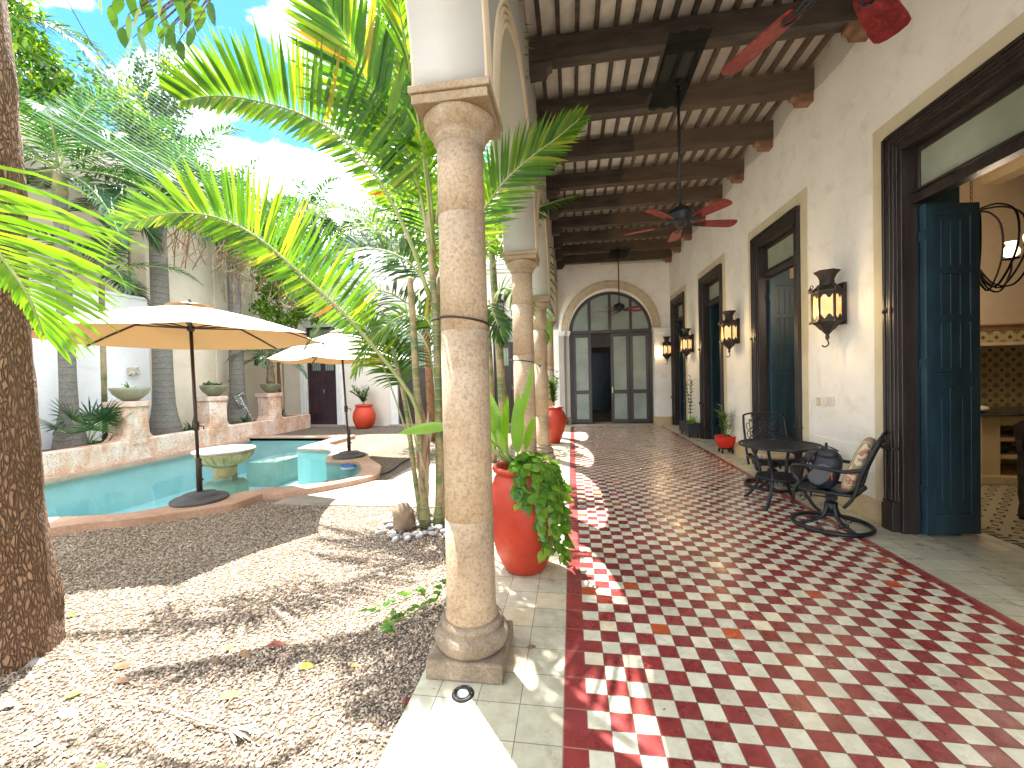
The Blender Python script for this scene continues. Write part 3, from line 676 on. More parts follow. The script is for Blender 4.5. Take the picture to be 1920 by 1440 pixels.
for x0, x1, d in ((-.40, -.225, .30), (-.222, ec-er-.001, .18), (ec+er+.001, WX-.036, .26)):
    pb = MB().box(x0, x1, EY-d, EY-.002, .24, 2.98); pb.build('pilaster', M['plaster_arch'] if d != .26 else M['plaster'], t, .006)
    cb = MB()
    for k, (e, z) in enumerate(((.012, 2.90), (.03, 2.95), (.045, 3.0))): cb.box(x0+.001-(e if x0 > 0 else 0), x1+(e if x0 < 0 else .0)-.001, EY-d-e, EY-.003, z, z+.049)
    cb.build('pilaster_cap', M['white_trim'], t, .004)
    MB().box(x0-(.03 if x0 > 0 else 0), x1+(.02 if x0 < 0 else 0), EY-d-.03, EY-.004, 0, .24).build('pilaster_base', M['base_stone'] if x0 > 0 else M['stone_dark'], t, .006)
# arched door
dY = EY+.12; b = MB()
pts = [(ec+(er-.05)*math.cos(a), dY, es+(er-.05)*math.sin(a)) for a in np.linspace(0, math.pi, 40)]
for i in range(39): b.bar(pts[i], pts[i+1], .10, .10, (0, 1, 0))
x0, x1 = ec-er+.0, ec+er
b.box(x0, x0+.10, dY-.05, dY+.05, 0, es).box(x1-.10, x1, dY-.05, dY+.05, 0, es).box(x0+.1, x1-.1, dY-.055, dY+.055, es-.03, es+.07)
for f_ in (.25, .5, .75):
    x = x0+(x1-x0)*f_; zt = es+math.sqrt(max(0, (er-.07)**2-(x-ec)**2)); b.box(x-.045, x+.045, dY-.045, dY+.045, es+.072, zt)
fr = b.build('arched_frame', M['wood'], t, .004)
for k in range(4):
    xa, xb = x0+(x1-x0)*k/4+.02, x0+(x1-x0)*(k+1)/4-.02; m_ = 14; vs = []
    for i in range(m_+1):
        x = xa+(xb-xa)*i/m_; zt = es+math.sqrt(max(.001, (er-.06)**2-(x-ec)**2)); vs += [(x, dY+.004*(k % 2), es+.05), (x, dY+.004*(k % 2), max(zt, es+.051))]
    MB().add(vs, [(2*i, 2*i+2, 2*i+3, 2*i+1) for i in range(m_)]).build('fanlight_pane', M['frost'], fr)
lw = (x1-x0-.20)/4
for k in (0, 2, 3):
    xa = x0+.10+lw*k+.004; xb = xa+lw-.008; y = dY; b = MB()
    b.box(xa, xa+.10, y-.03, y+.03, .02, es-.034).box(xb-.10, xb, y-.03, y+.03, .02, es-.034)
    for z0, z1 in ((.02, .14), (.98, 1.10), (es-.15, es-.034)): b.box(xa+.1, xb-.1, y-.029, y+.029, z0, z1)
    lf = b.build('door_leaf', M['wood'], t, .004)
    MB().box(xa+.1, xb-.1, y-.006, y+.006, .14, .98).build('lower_pane', M['frost'], lf); MB().box(xa+.1, xb-.1, y-.006, y+.006, 1.10, es-.15).build('upper_pane', M['frost'], lf)
    if k == 2: MB().box(xa+.03, xa+.06, y-.045, y-.03, 1.0, 1.2).ball((xa+.045, y-.06, 1.1), .018).build('handle', M['gold'], lf)
# dark rooms behind the doors
def room(x0, x1, y0, y1, z1, m, name, lab, open_=None, z0=-.02):
    t = thing(name, lab, 'room', ((x0+x1)/2, (y0+y1)/2, 0)); b = MB()
    fs = {'x0': [(x0, y0, z0), (x0, y1, z0), (x0, y1, z1), (x0, y0, z1)], 'x1': [(x1, y0, z0), (x1, y1, z0), (x1, y1, z1), (x1, y0, z1)], 'y0': [(x0, y0, z0), (x1, y0, z0), (x1, y0, z1), (x0, y0, z1)],
          'y1': [(x0, y1, z0), (x1, y1, z0), (x1, y1, z1), (x0, y1, z1)], 'c': [(x0, y0, z1), (x1, y0, z1), (x1, y1, z1), (x0, y1, z1)]}
    for k, q in fs.items():
        if k != open_: b.add(q, [(0, 1, 2, 3)])
    b.build('walls', m, t, fix=False); return t
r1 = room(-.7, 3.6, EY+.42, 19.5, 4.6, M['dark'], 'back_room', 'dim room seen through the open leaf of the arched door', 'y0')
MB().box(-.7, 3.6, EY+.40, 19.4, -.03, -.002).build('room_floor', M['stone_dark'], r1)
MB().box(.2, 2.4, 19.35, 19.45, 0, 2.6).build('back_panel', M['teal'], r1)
MB().box(.0, 2.2, 19.30, 19.34, 2.85, 3.6).build('painted_light_panel', M['plaster_arch'], r1)  # pale panel: light on the far wall put into its colour
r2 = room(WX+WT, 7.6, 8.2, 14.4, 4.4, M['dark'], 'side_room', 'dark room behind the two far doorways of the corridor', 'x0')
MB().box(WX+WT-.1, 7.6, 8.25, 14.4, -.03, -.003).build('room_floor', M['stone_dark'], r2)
# ================================================================ CEILING
t = thing('ceiling', 'timber ceiling of dark beams and pale boards over the corridor', 'ceiling', (1.4, 6, 5.2))
ZB = 5.19
MB().box(AX1-.3, WX+.3, -2.6, 14.3, ZB+.335, ZB+.40).build('ceiling_boards', M['deck'], t)
rnd = random.Random(5)
x = AX1+.13
while x < WX-.05:
    b = MB().box(x-.024, x+.024, -2.5, 13.94, ZB+.262, ZB+.334); b.build('joist', M['beam'], t); x += .205+rnd.uniform(-.012, .012)
beamY = [4.88+1.09*k for k in range(-6, 9)]
for y in beamY:
    if y > 13.85: continue
    b = MB(); w_ = .085; n_ = 10
    b.sheet(lambda u, v: (AX1-.02+(WX-AX1+.04)*u, y+[-w_, w_, w_, -w_, -w_][min(4, round(v*4))]+rnd.uniform(-.004, .004), ZB+[0, 0, .26, .26, 0][min(4, round(v*4))]+rnd.uniform(-.005, .005)), n_, 4, False)
    b.build('beam', M['beam'], t)
    for x0, x1, s_, mm in ((AX1+.001, AX1+.26, 1, M['beam']), (WX-.24, WX-.001, -1, M['corbel'])):
        xa, xe = (x0, x1) if s_ > 0 else (x1, x0); ww = .07
        prof = [(xa, ZB-.003), (xe, ZB-.003), (xe, ZB-.05), (xe-s_*.05, ZB-.075), (xe-s_*.07, ZB-.13), (xa, ZB-.14)]
        MB().prism([(px_, y-ww, pz_) for px_, pz_ in prof], (0, 2*ww, 0)).build('corbel', mm, t, .004)
# gauze netting pinned under the beams
def gauze(name, c, a):
    q = NT(name); tr = q.n('BsdfTransparent'); df = q.n('BsdfDiffuse'); df.inputs[0].default_value = (*c, 1); ms = q.n('MixShader'); ms.inputs[0].default_value = a
    q.l(tr, 0, ms, 1); q.l(df, 0, ms, 2); q.l(ms, 0, q.o, 0); q.t.nodes.remove(q.b); return q.m
M['gauze'] = gauze('brown gauze', (.21, .155, .115), .24); M['gauze_dark'] = gauze('dark gauze', (.018, .022, .02), .80)
def netfn(u, v):
    x = 1.02+2.1*u+(.05*math.sin(v*31)); y = 4.9+9.0*v
    z = ZB-.008-.035*abs(math.sin(9.2*u+13*v+2*math.sin(5*v)))*u-.02*max(0, math.sin(u*37+v*60))*u+.10*max(0, u-.93)/.07*0
    return (x, y, z)
tag(MB().sheet(netfn, 70, 150).build('ceiling_netting', M['gauze']), 'thin brown gauze netting stretched in wrinkles under the ceiling beams along the wall side', 'netting')
dk = MB()
dk.sheet(lambda u, v: (1.09+.43*u, 4.62+1.28*v, ZB-.012-.03*math.sin(u*9)**2), 10, 12)
tag(dk.build('dark_cloth', M['gauze_dark']), 'narrow dark cloth hung under the beams around the rod of the middle fan', 'cloth')
dk = MB().sheet(lambda u, v: (1.16+.55*u, 12.1+.9*v, ZB-.05-.03*math.sin(u*9)**2), 8, 6)
tag(dk.build('dark_cloth', M['gauze_dark']), 'small square dark cloth under the beams around the rod of the farthest fan', 'cloth')

# ceiling fans --------------------------------------------------
def fan():
    t = thing('ceiling_fan', '', 'ceiling fan'); t['group'] = 'ceiling fans of the corridor'
    MB().tube([(0, 0, .12), (0, 0, 1.70)], .017, 10).build('rod', M['black'], t)
    MB().lathe([(.02, 1.66), (.05, 1.63), (.065, 1.70), (.06, 1.71)], n=20).build('canopy_cup', M['black'], t)
    MB().lathe([(.03, .17), (.045, .15), (.10, .13), (.15, .10), (.165, .06), (.165, .03), (.13, .0), (.14, -.012), (.10, -.04), (.07, -.05), (.075, -.07), (.05, -.09), (.02, -.10), (.0, -.10)], n=28).build('motor', M['iron'], t)
    for k in range(5):
        a = k*2*math.pi/5; ca, sa = math.cos(a), math.sin(a)
        def T(x, y, z): return V((x*ca-y*sa, x*sa+y*ca, z-y*.20))
        pr = [(.245, -.052), (.29, -.062), (.45, -.073), (.62, -.080), (.68, -.078), (.705, -.06), (.718, -.02), (.718, .03), (.70, .065), (.67, .080), (.62, .082), (.45, .075), (.29, .062), (.245, .052)]
        MB().prism([T(x, y, -.055) for x, y in pr], (0, 0, .010)).build('blade', M['blade'], t, .002)
        b = MB(); b.tube([T(.09, 0, -.03), T(.16, 0, -.06), (T(.26, 0, -.063))], .012, 6); 
        for s_ in (-1, 1): b.tube(catmull([T(.15, 0, -.06), T(.19, s_*.035, -.063), T(.24, s_*.02, -.064), T(.30, s_*.03, -.066), T(.33, 0, -.066)], 10), .007, 5)
        b.build('blade_arm', M['iron'], t)
    return t
f1 = fan()
f2 = dup(f1, (1.385, 5.50, 3.53), R_(12), 'middle red bladed ceiling fan hanging on a long black rod')
f3 = dup(f1, (1.40, 12.45, 3.52), R_(22), 'farthest small ceiling fan, in front of the big glazed arch')
move(f1, (1.305, 2.17, 3.53), R_(42.8)); f1['label'] = 'near ceiling fan with two red blades reaching in at the top edge of the photo'

# wall lanterns -------------------------------------------------
def lampglass():
    q = NT('amber lantern glass'); c = q.coord(); q.put('Base Color', (.40, .22, .06)); q.put('Roughness', .25)
    q.put('Emission Color', q.ramp(q.noise(c, 9, 3), [(.3, (.85, .42, .10)), (.7, (1., .72, .36))])); q.put('Emission Strength', .085); return q.m
M['lglass'] = lampglass(); M['bulb'] = plain('lit bulb', (1, .9, .7), .3, 0, (1, .74, .40), 1.6)
def lantern():
    """hangs on a wall whose face is the local plane x = 0, lamp towards -x"""
    t = thing('wall_lantern', '', 'wall lamp'); t['group'] = 'lit lanterns on the corridor wall'
    cx = -.155; hx = [(cx+.125*math.cos(math.pi/6+math.pi/3*k), .125*math.sin(math.pi/6+math.pi/3*k)) for k in range(6)]
    def ring(rs_, z): return [(cx+(x-cx)*rs_, y*rs_, z) for x, y in hx]
    def hexl(b, prof):
        vs = [p for s_, z in prof for p in ring(s_, z)]; m = len(prof)
        b.add(vs, [(i*6+k, i*6+(k+1) % 6, (i+1)*6+(k+1) % 6, (i+1)*6+k) for i in range(m-1) for k in range(6)]+[tuple(range(6))[::-1], tuple((m-1)*6+k for k in range(6))])
    b = MB(); hexl(b, [(.70, .40), (1.02, .36), (1.14, .345), (1.14, .335), (1.0, .325), (.96, .30)][::-1])
    hexl(b, [(.52, .40), (.50, .46), (.62, .50), (.92, .545), (.88, .55)])
    b.build('roof', M['iron_brown'], t)
    b = MB(); hexl(b, [(.05, -.16), (.16, -.13), (.12, -.10), (.40, -.055), (.52, -.045), (.80, 0.0), (1.12, .028), (1.12, .04), (1.0, .045)])
    b.tube(catmull([(cx, 0, -.15), (cx+.01, 0, -.20), (cx-.03, 0, -.225), (cx-.05, 0, -.205)], 10), .007, 6); b.build('pendant_base', M['iron_brown'], t)
    for k in range(6):
        x, y = hx[k]; b = MB(); b.bar((x, y, .04), (x, y, .33), .016, .016)
        b.ball((cx+(x-cx)*1.1, y*1.1, .37), .014, .014, .03, 6, 4); b.ball((cx+(x-cx)*1.14, y*1.14, .03), .018, .018, .018, 6, 4)
        b.build('corner_bar', M['iron_brown'], t)
        x2, y2 = hx[(k+1) % 6]; A = V((cx+(x-cx)*.93, y*.93, 0)); B = V((cx+(x2-cx)*.93, y2*.93, 0))
        MB().add([A+V((0, 0, .05)), B+V((0, 0, .05)), B+V((0, 0, .32)), A+V((0, 0, .32))], [(0, 1, 2, 3)]).build('glass', M['lglass'], t)
        b = MB(); o = (A+B)/2-V((cx, 0, 0)); o.z = 0; o = o.normalized()*.008; e = (B-A)
        for z0, z1, sg in ((.045, .10, 1), (.325, .27, -1)):
            m_ = 9; pts = [A+o+e*(i/m_) for i in range(m_+1)]
            vs = [p+V((0, 0, z0)) for p in pts]+[p+V((0, 0, z0+sg*(.012+.05*abs(math.cos(math.pi*i/m_*1.5))**1.5))) for i, p in enumerate(pts)]
            b.add(vs, [(i, i+1, i+m_+2, i+m_+1) for i in range(m_)])
        for f_ in (.0, .93): b.add([A+o+e*f_+V((0, 0, .05)), A+o+e*(f_+.07)+V((0, 0, .05)), A+o+e*(f_+.07)+V((0, 0, .32)), A+o+e*f_+V((0, 0, .32))], [(0, 1, 2, 3)])
        b.build('fretwork', M['iron_brown'], t)
    MB().ball((cx, 0, .17), .03, .03, .05, 10, 8).build('bulb', M['bulb'], t)
    b = MB().box(-.03, -.002, -.05, .05, .0, .42).tube([(-.01, 0, .38), (cx, 0, .38)], .014, 6).tube([(-.01, 0, .02), (cx, 0, .0)], .012, 6); b.build('bracket', M['iron_brown'], t)
    for s_ in (1,):
        b = MB()
        for q in range(3): b.tube([(cx-.125-.03-.022*(q % 2), -.03+.028*math.cos(a)+(q-1)*.01, .31+.035*q+.022*math.sin(a)) for a in np.linspace(0, 6.2, 13)], .0045, 5)
        b.build('scroll', M['iron_brown'], t)
    ldd = bpy.data.lights.get('lantern light') or bpy.data.lights.new('lantern light', 'POINT'); ldd.energy = 1.2; ldd.color = (1, .68, .34); ldd.shadow_soft_size = .05
    lo = bpy.data.objects.new('lantern_light', ldd); COL.objects.link(lo); lo.location = (cx-.22, 0, .12); lo.parent = t
    return t
la = lantern()
labs = ['nearest and largest lit wall lantern, beside the kitchen doorway', 'second lit wall lantern, above the small red bowl planter',
        'third lit wall lantern, above the black box planter', 'farthest lit wall lantern, next to the pilaster of the end wall']
ly = [5.35, 8.42, 11.40, 13.66]
for k in (1, 2, 3): dup(la, (WX, ly[k], 2.14), 0, labs[k], 1.12)
move(la, (WX, ly[0], 2.13)); la.scale = (1.14, 1.14, 1.14); la['label'] = labs[0]
la2 = dup(la, (-2.35, 13.98, 3.75), R_(90), 'dark unlit lantern high on the courtyard house wall, seen past the second column'); del la2['group']
for ch in list(la2.children):
    if ch.type == 'LIGHT': bpy.data.objects.remove(ch)
    elif ch.name.startswith('bulb') or ch.name.startswith('glass'):
        ch.data = ch.data.copy(); ch.data.materials[0] = M['frost']
for k, (y, z, w_) in enumerate([(5.86, 1.20, .075), (5.72, 1.21, .075), (5.60, 1.22, .12)]):
    s_ = thing('switch_plate', ['narrow yellowed blank plate on the wall beside the doorway band', 'white switch plate, middle of the three small wall plates', 'wider socket plate, rightmost of the three small wall plates'][k], 'switch', (WX, y, z), None)
    MB().box(WX-.012, WX-.0075, y-w_/2, y+w_/2, z-.055, z+.055).build('plate', plain('plate%d' % k, [(.62, .52, .28), (.75, .73, .66), (.72, .68, .58)][k], .4), s_, .002)
    MB().box(WX-.018, WX-.0125, y-.015, y+.015, z-.03, z+.03).build('rocker', plain('rocker%d' % k, (.7, .66, .56), .4), s_, .001)

# ================================================================ KITCHEN
M['kwall'] = plaster('warm kitchen plaster', (.58, .49, .36), (.50, .41, .29), (.38, .24, .12), .2)
M['kcream'] = plaster('cream kitchen plaster', (.66, .55, .36), (.58, .47, .29), (.4, .3, .18), .25)
K0, K1 = WX+WT, 8.6
t = room(K0, K1, .2, 8.15, 4.75, M['kwall'], 'kitchen', 'warm lit kitchen with patterned tiles seen through the nearest doorway', 'x0')
MB().box(3.905, K1, .2, 8.14, -.03, -.001).build('floor', M['kfloor'], t)
MB().box(K0+.001, K0+.002, .2, DC[0]-DW, 0, 4.7).box(K0+.001, K0+.002, DC[0]+DW, DC[1]-DW, 0, 4.7).build('inner_wall', M['kwall'], t)
MB().box(4.5, K1-.001, 8.09, 8.149, .9, 2.1).build('tile_wall', M['stars'], t)
for xx in (4.6, 6.4): MB().box(xx, xx+.25, .25, 8.1, 4.42, 4.74).build('ceiling_beam', M['kcream'], t)
h = thing('range_hood', 'plastered chimney hood with a band of flower tiles above the kitchen counter', 'hood', (6.3, 7.3, 1.85))
b = MB(); x0, x1 = 4.7, 8.58
b.add([(x0, 7.05, 2.21), (x1, 7.05, 2.21), (x1, 8.08, 2.21), (x0, 8.08, 2.21), (x0+.5, 7.6, 4.7), (x1, 7.6, 4.7), (x1, 8.08, 4.7), (x0+.5, 8.08, 4.7)], [(0, 1, 2, 3)[::-1], (0, 1, 5, 4), (1, 2, 6, 5), (2, 3, 7, 6), (3, 0, 4, 7)])
b.build('chimney', M['kwall'], h)
MB().box(x0-.02, x1, 7.0, 8.08, 2.15, 2.18).box(x0-.05, x1, 6.97, 8.08, 2.181, 2.209).box(x0-.01, x1, 7.01, 8.08, 2.115, 2.149).build('cornice', mat('wood cornice', (.34, .18, .09), (.26, .13, .06), 4, .5), h, .004)
MB().box(x0, x1, 7.02, 8.08, 1.95, 2.114).build('tile_band', M['stars'], h)
MB().box(x0-.01, x1, 7.0, 8.08, 1.90, 1.949).build('lower_trim', M['kcream'], h, .004)
k_ = thing('kitchen_counter', 'cream plastered kitchen counter with open shelves and a dark top', 'counter', (6.5, 6.8, 0))
b = MB(); X0, X1, Y0, Y1 = 5.50, 7.6, 6.50, 7.4
b.box(X0, X0+.22, Y0, Y1, .12, .93).box(X0+.22, X1, Y1-.10, Y1, .12, .93).box(X1-.2, X1, Y0, Y1-.1, .12, .93).box(X0+.22, X1-.2, Y0, Y1-.1, .80, .93)
b.build('carcass', M['kcream'], k_, .006)
MB().box(X0-.03, X0+.25, Y0-.03, Y1+.03, 0, .119).box(X0+.251, X1, Y0-.01, Y1, 0, .10).build('base', M['kcream'], k_, .01)
for z in (.34, .58): MB().box(X0+.221, X1-.201, Y0+.02, Y1-.101, z, z+.045).build('shelf', M['kcream'], k_)
MB().box(X0-.012, X0-.001, Y0+.10, Y0+.38, .20, .86).box(X0-.012, X0-.001, Y0+.46, Y1-.1, .20, .86).build('side_panel', mat('panel', (.72, .62, .44), (.64, .54, .36), 3, .6), k_, .004)
MB().box(X0-.10, X1+.1, Y0-.10, Y1+.1, .931, .965).build('countertop', plain('dark counter', (.03, .025, .025), .15), k_, .008)
MB().tube([(X0-.13, Y0-.14, .95), (X1, Y0-.14, .95)], .012, 8).build('towel_rail', M['iron'], k_)
tag(MB().lathe([(.0, .967), (.10, .967), (.14, .985), (.15, 1.01), (.14, 1.035), (.09, 1.055), (0, 1.06)], (5.62, 6.75, 0), 24).build('covered_dish', plain('white ceramic', (.8, .78, .74), .2)), 'white rounded covered dish standing on the end of the dark countertop', 'dish')
rnd = random.Random(8)
for k in range(5):
    xx = X0+.45+k*.33; zz = .625 if k % 2 else .385
    tag(MB().lathe([(0, 0), (.05, 0), (.085, .05), (.09, .10), (.05, .14), (.045, .16), (.055, .165)], (xx, 6.75, zz), 16).build('jar', plain('dark pottery %d' % k, (.03+.02*k, .04, .035), .5)),
        ['dark rounded jar at the left end of the lower kitchen shelf', 'dark jar on the upper kitchen shelf, nearest the counter corner', 'brownish jar in the middle of the lower kitchen shelf', 'brown jar further along the upper kitchen shelf', 'reddish jar at the far end of the lower kitchen shelf'][k], 'jar')
# chandelier
M['iron_dull'] = plain('dull black iron', (.004, .0035, .003), .9); M['iron_dull'].node_tree.nodes['Principled BSDF'].inputs['Specular IOR Level'].default_value = .03  # near black, no gloss: lamp glare on the arms countered by colour
ch = thing('chandelier', 'curved black iron chandelier with lit glass shades on a chain in the kitchen', 'chandelier', (4.60, 5.55, 3.4)); cx, cy = 4.60, 5.55
b = MB()
for k in range(22):
    z = 3.46+k*.058
    b.tube([(cx+(.011*math.cos(a) if k % 2 else 0), cy+(0 if k % 2 else .011*math.cos(a)), z+.033*math.sin(a)) for a in np.linspace(0, 6.283, 9)[:-1]], .0035, 5, closed=True)
b.build('chain', M['iron_brown'], ch)
MB().tube([(cx, cy, 2.66), (cx, cy, 3.42)], .013, 8).ball((cx, cy, 3.41), .03).ball((cx, cy, 2.64), .035, .035, .05).build('stem', M['iron_brown'], ch)
shade = plain('lit glass shade', (1, .86, .66), .3, 0, (1, .74, .46), .35)
for k in range(8):
    a = k*math.pi/4+.25; D = V((math.cos(a), math.sin(a), 0)); c3 = V((cx, cy, 0))
    b = MB().tube(catmull([c3+V((0, 0, 3.39))+D*.02, c3+V((0, 0, 3.38))+D*.25, c3+V((0, 0, 3.22))+D*.40, c3+V((0, 0, 2.85))+D*.40, c3+V((0, 0, 2.50))+D*.24, c3+V((0, 0, 2.56))+D*.12, c3+V((0, 0, 2.72))+D*.05], 26), .0105, 6)
    b.build('cage_arm', M['iron_dull'], ch)
    if k % 2 == 0:
        b = MB().tube(catmull([c3+V((0, 0, 2.75))+D*.05, c3+V((0, 0, 2.52))+D*.2, c3+V((0, 0, 2.48))+D*.38, c3+V((0, 0, 2.70))+D*.52, c3+V((0, 0, 2.84))+D*.53], 20), .010, 6)
        b.lathe([(.02, 2.84), (.07, 2.85), (.075, 2.86), (.02, 2.865)], c3+D*.53, 16); b.build('lamp_arm', M['iron_dull'], ch)
        MB().lathe([(.03, 2.87), (.065, 2.90), (.072, 2.94), (.055, 2.985), (.035, 3.01), (.045, 3.04), (.055, 3.05)], c3+D*.53, 18).build('glass_shade', shade, ch)
ll = bpy.data.lights.new('chandelier light', 'POINT'); ll.energy = 8; ll.color = (1, .80, .58); ll.shadow_soft_size = .35
lo = bpy.data.objects.new('chandelier_light', ll); COL.objects.link(lo); lo.location = (cx, cy, 2.98); lo.parent = ch; lo.location = (0, 0, -.42)
# carved dark chair in the kitchen
kc = thing('carved_chair', 'dark carved wooden chair at the right edge, just inside the kitchen', 'chair', (4.84, 4.85, 0))
kw = mat('dark carved wood', (.05, .038, .034), (.02, .016, .016), 10, .5, .5, 40)
for dx, dy in ((-.2, -.2), (-.2, .2), (.22, -.2), (.22, .2)):
    x, y = 4.84+dx, 4.85+dy; top = 1.02 if dx < 0 else .46
    MB().lathe([(.022, 0), (.034, .03), (.03, .10), (.022, .16), (.034, .26), (.03, .36), (.036, .44), (.032, top*.75), (.026, top)], (x, y, 0), 10).build('leg', kw, kc)
MB().box(4.62, 5.08, 4.63, 5.07, .44, .49).build('seat', kw, kc, .01)
b = MB().prism([(4.62, 4.64, .55), (4.62, 5.06, .55), (4.58, 5.08, .98), (4.58, 4.95, 1.06), (4.58, 4.85, 1.10), (4.58, 4.75, 1.06), (4.58, 4.62, .98)], (.03, 0, 0))
for k in range(5): b.ball((4.59, 4.68+.085*k, .80+.1*math.sin(k*1.5)), .02, .035, .06, 8, 6)
b.build('backrest', kw, kc)

# ================================================================ IRON TABLE AND CHAIRS
def rot2(p, a): return (p[0]*math.cos(a)-p[1]*math.sin(a), p[0]*math.sin(a)+p[1]*math.cos(a), p[2])
t = thing('iron_table', 'round black cast iron patio table with slatted top and lower shelf', 'table', (2.46, 5.42, 0)); tx, ty = 2.46, 5.42
TR = .425
MB().tube([(tx+TR*math.cos(a), ty+TR*math.sin(a), .715) for a in np.linspace(0, 2*math.pi, 49)[:-1]], .016, 8, closed=True).tube([(tx+(TR-.045)*math.cos(a), ty+(TR-.045)*math.sin(a), .718) for a in np.linspace(0, 2*math.pi, 49)[:-1]], .011, 6, closed=True).build('rim', M['iron'], t)
b = MB()
for k in range(-8, 9):
    d = k*.048; h_ = math.sqrt(max(0, (TR-.04)**2-d*d))
    if h_ > .02: b.bar(V(rot2((-h_, d, .716), 2.1))+V((tx, ty, 0)), V(rot2((h_, d, .716), 2.1))+V((tx, ty, 0)), .026, .008)
b.build('top_slats', M['iron'], t)
b = MB().tube([(tx+.24*math.cos(a), ty+.24*math.sin(a), .33) for a in np.linspace(0, 2*math.pi, 37)[:-1]], .014, 6, closed=True)
for k in range(-6, 7):
    d = k*.036; h_ = math.sqrt(max(0, .23**2-d*d))
    b.bar(V(rot2((-h_, d, .33), 2.1))+V((tx, ty, 0)), V(rot2((h_, d, .33), 2.1))+V((tx, ty, 0)), .016, .007)
    b.bar(V(rot2((-h_, d, .328), .6))+V((tx, ty, 0)), V(rot2((h_, d, .328), .6))+V((tx, ty, 0)), .012, .006)
for a in np.linspace(0, 2*math.pi, 25)[:-1]: b.ball((tx+.25*math.cos(a), ty+.25*math.sin(a), .31), .010, .010, .014, 6, 4)
b.build('lower_shelf', M['iron'], t)
for k in range(4):
    a = math.pi/4+k*math.pi/2+.02; D = V((math.cos(a), math.sin(a), 0)); c3 = V((tx, ty, 0))
    pts = catmull([c3+D*.33+V((0, 0, .70)), c3+D*.29+V((0, 0, .60)), c3+D*.235+V((0, 0, .46)), c3+D*.22+V((0, 0, .33)), c3+D*.26+V((0, 0, .19)), c3+D*.345+V((0, 0, .06)), c3+D*.40+V((0, 0, .012))], 22)
    b = MB().tube(pts, [.020-.003*abs(i-11)/11 for i in range(23)], 8); b.ball(pts[-1], .022, .022, .014, 8, 6); b.build('leg', M['iron'], t)
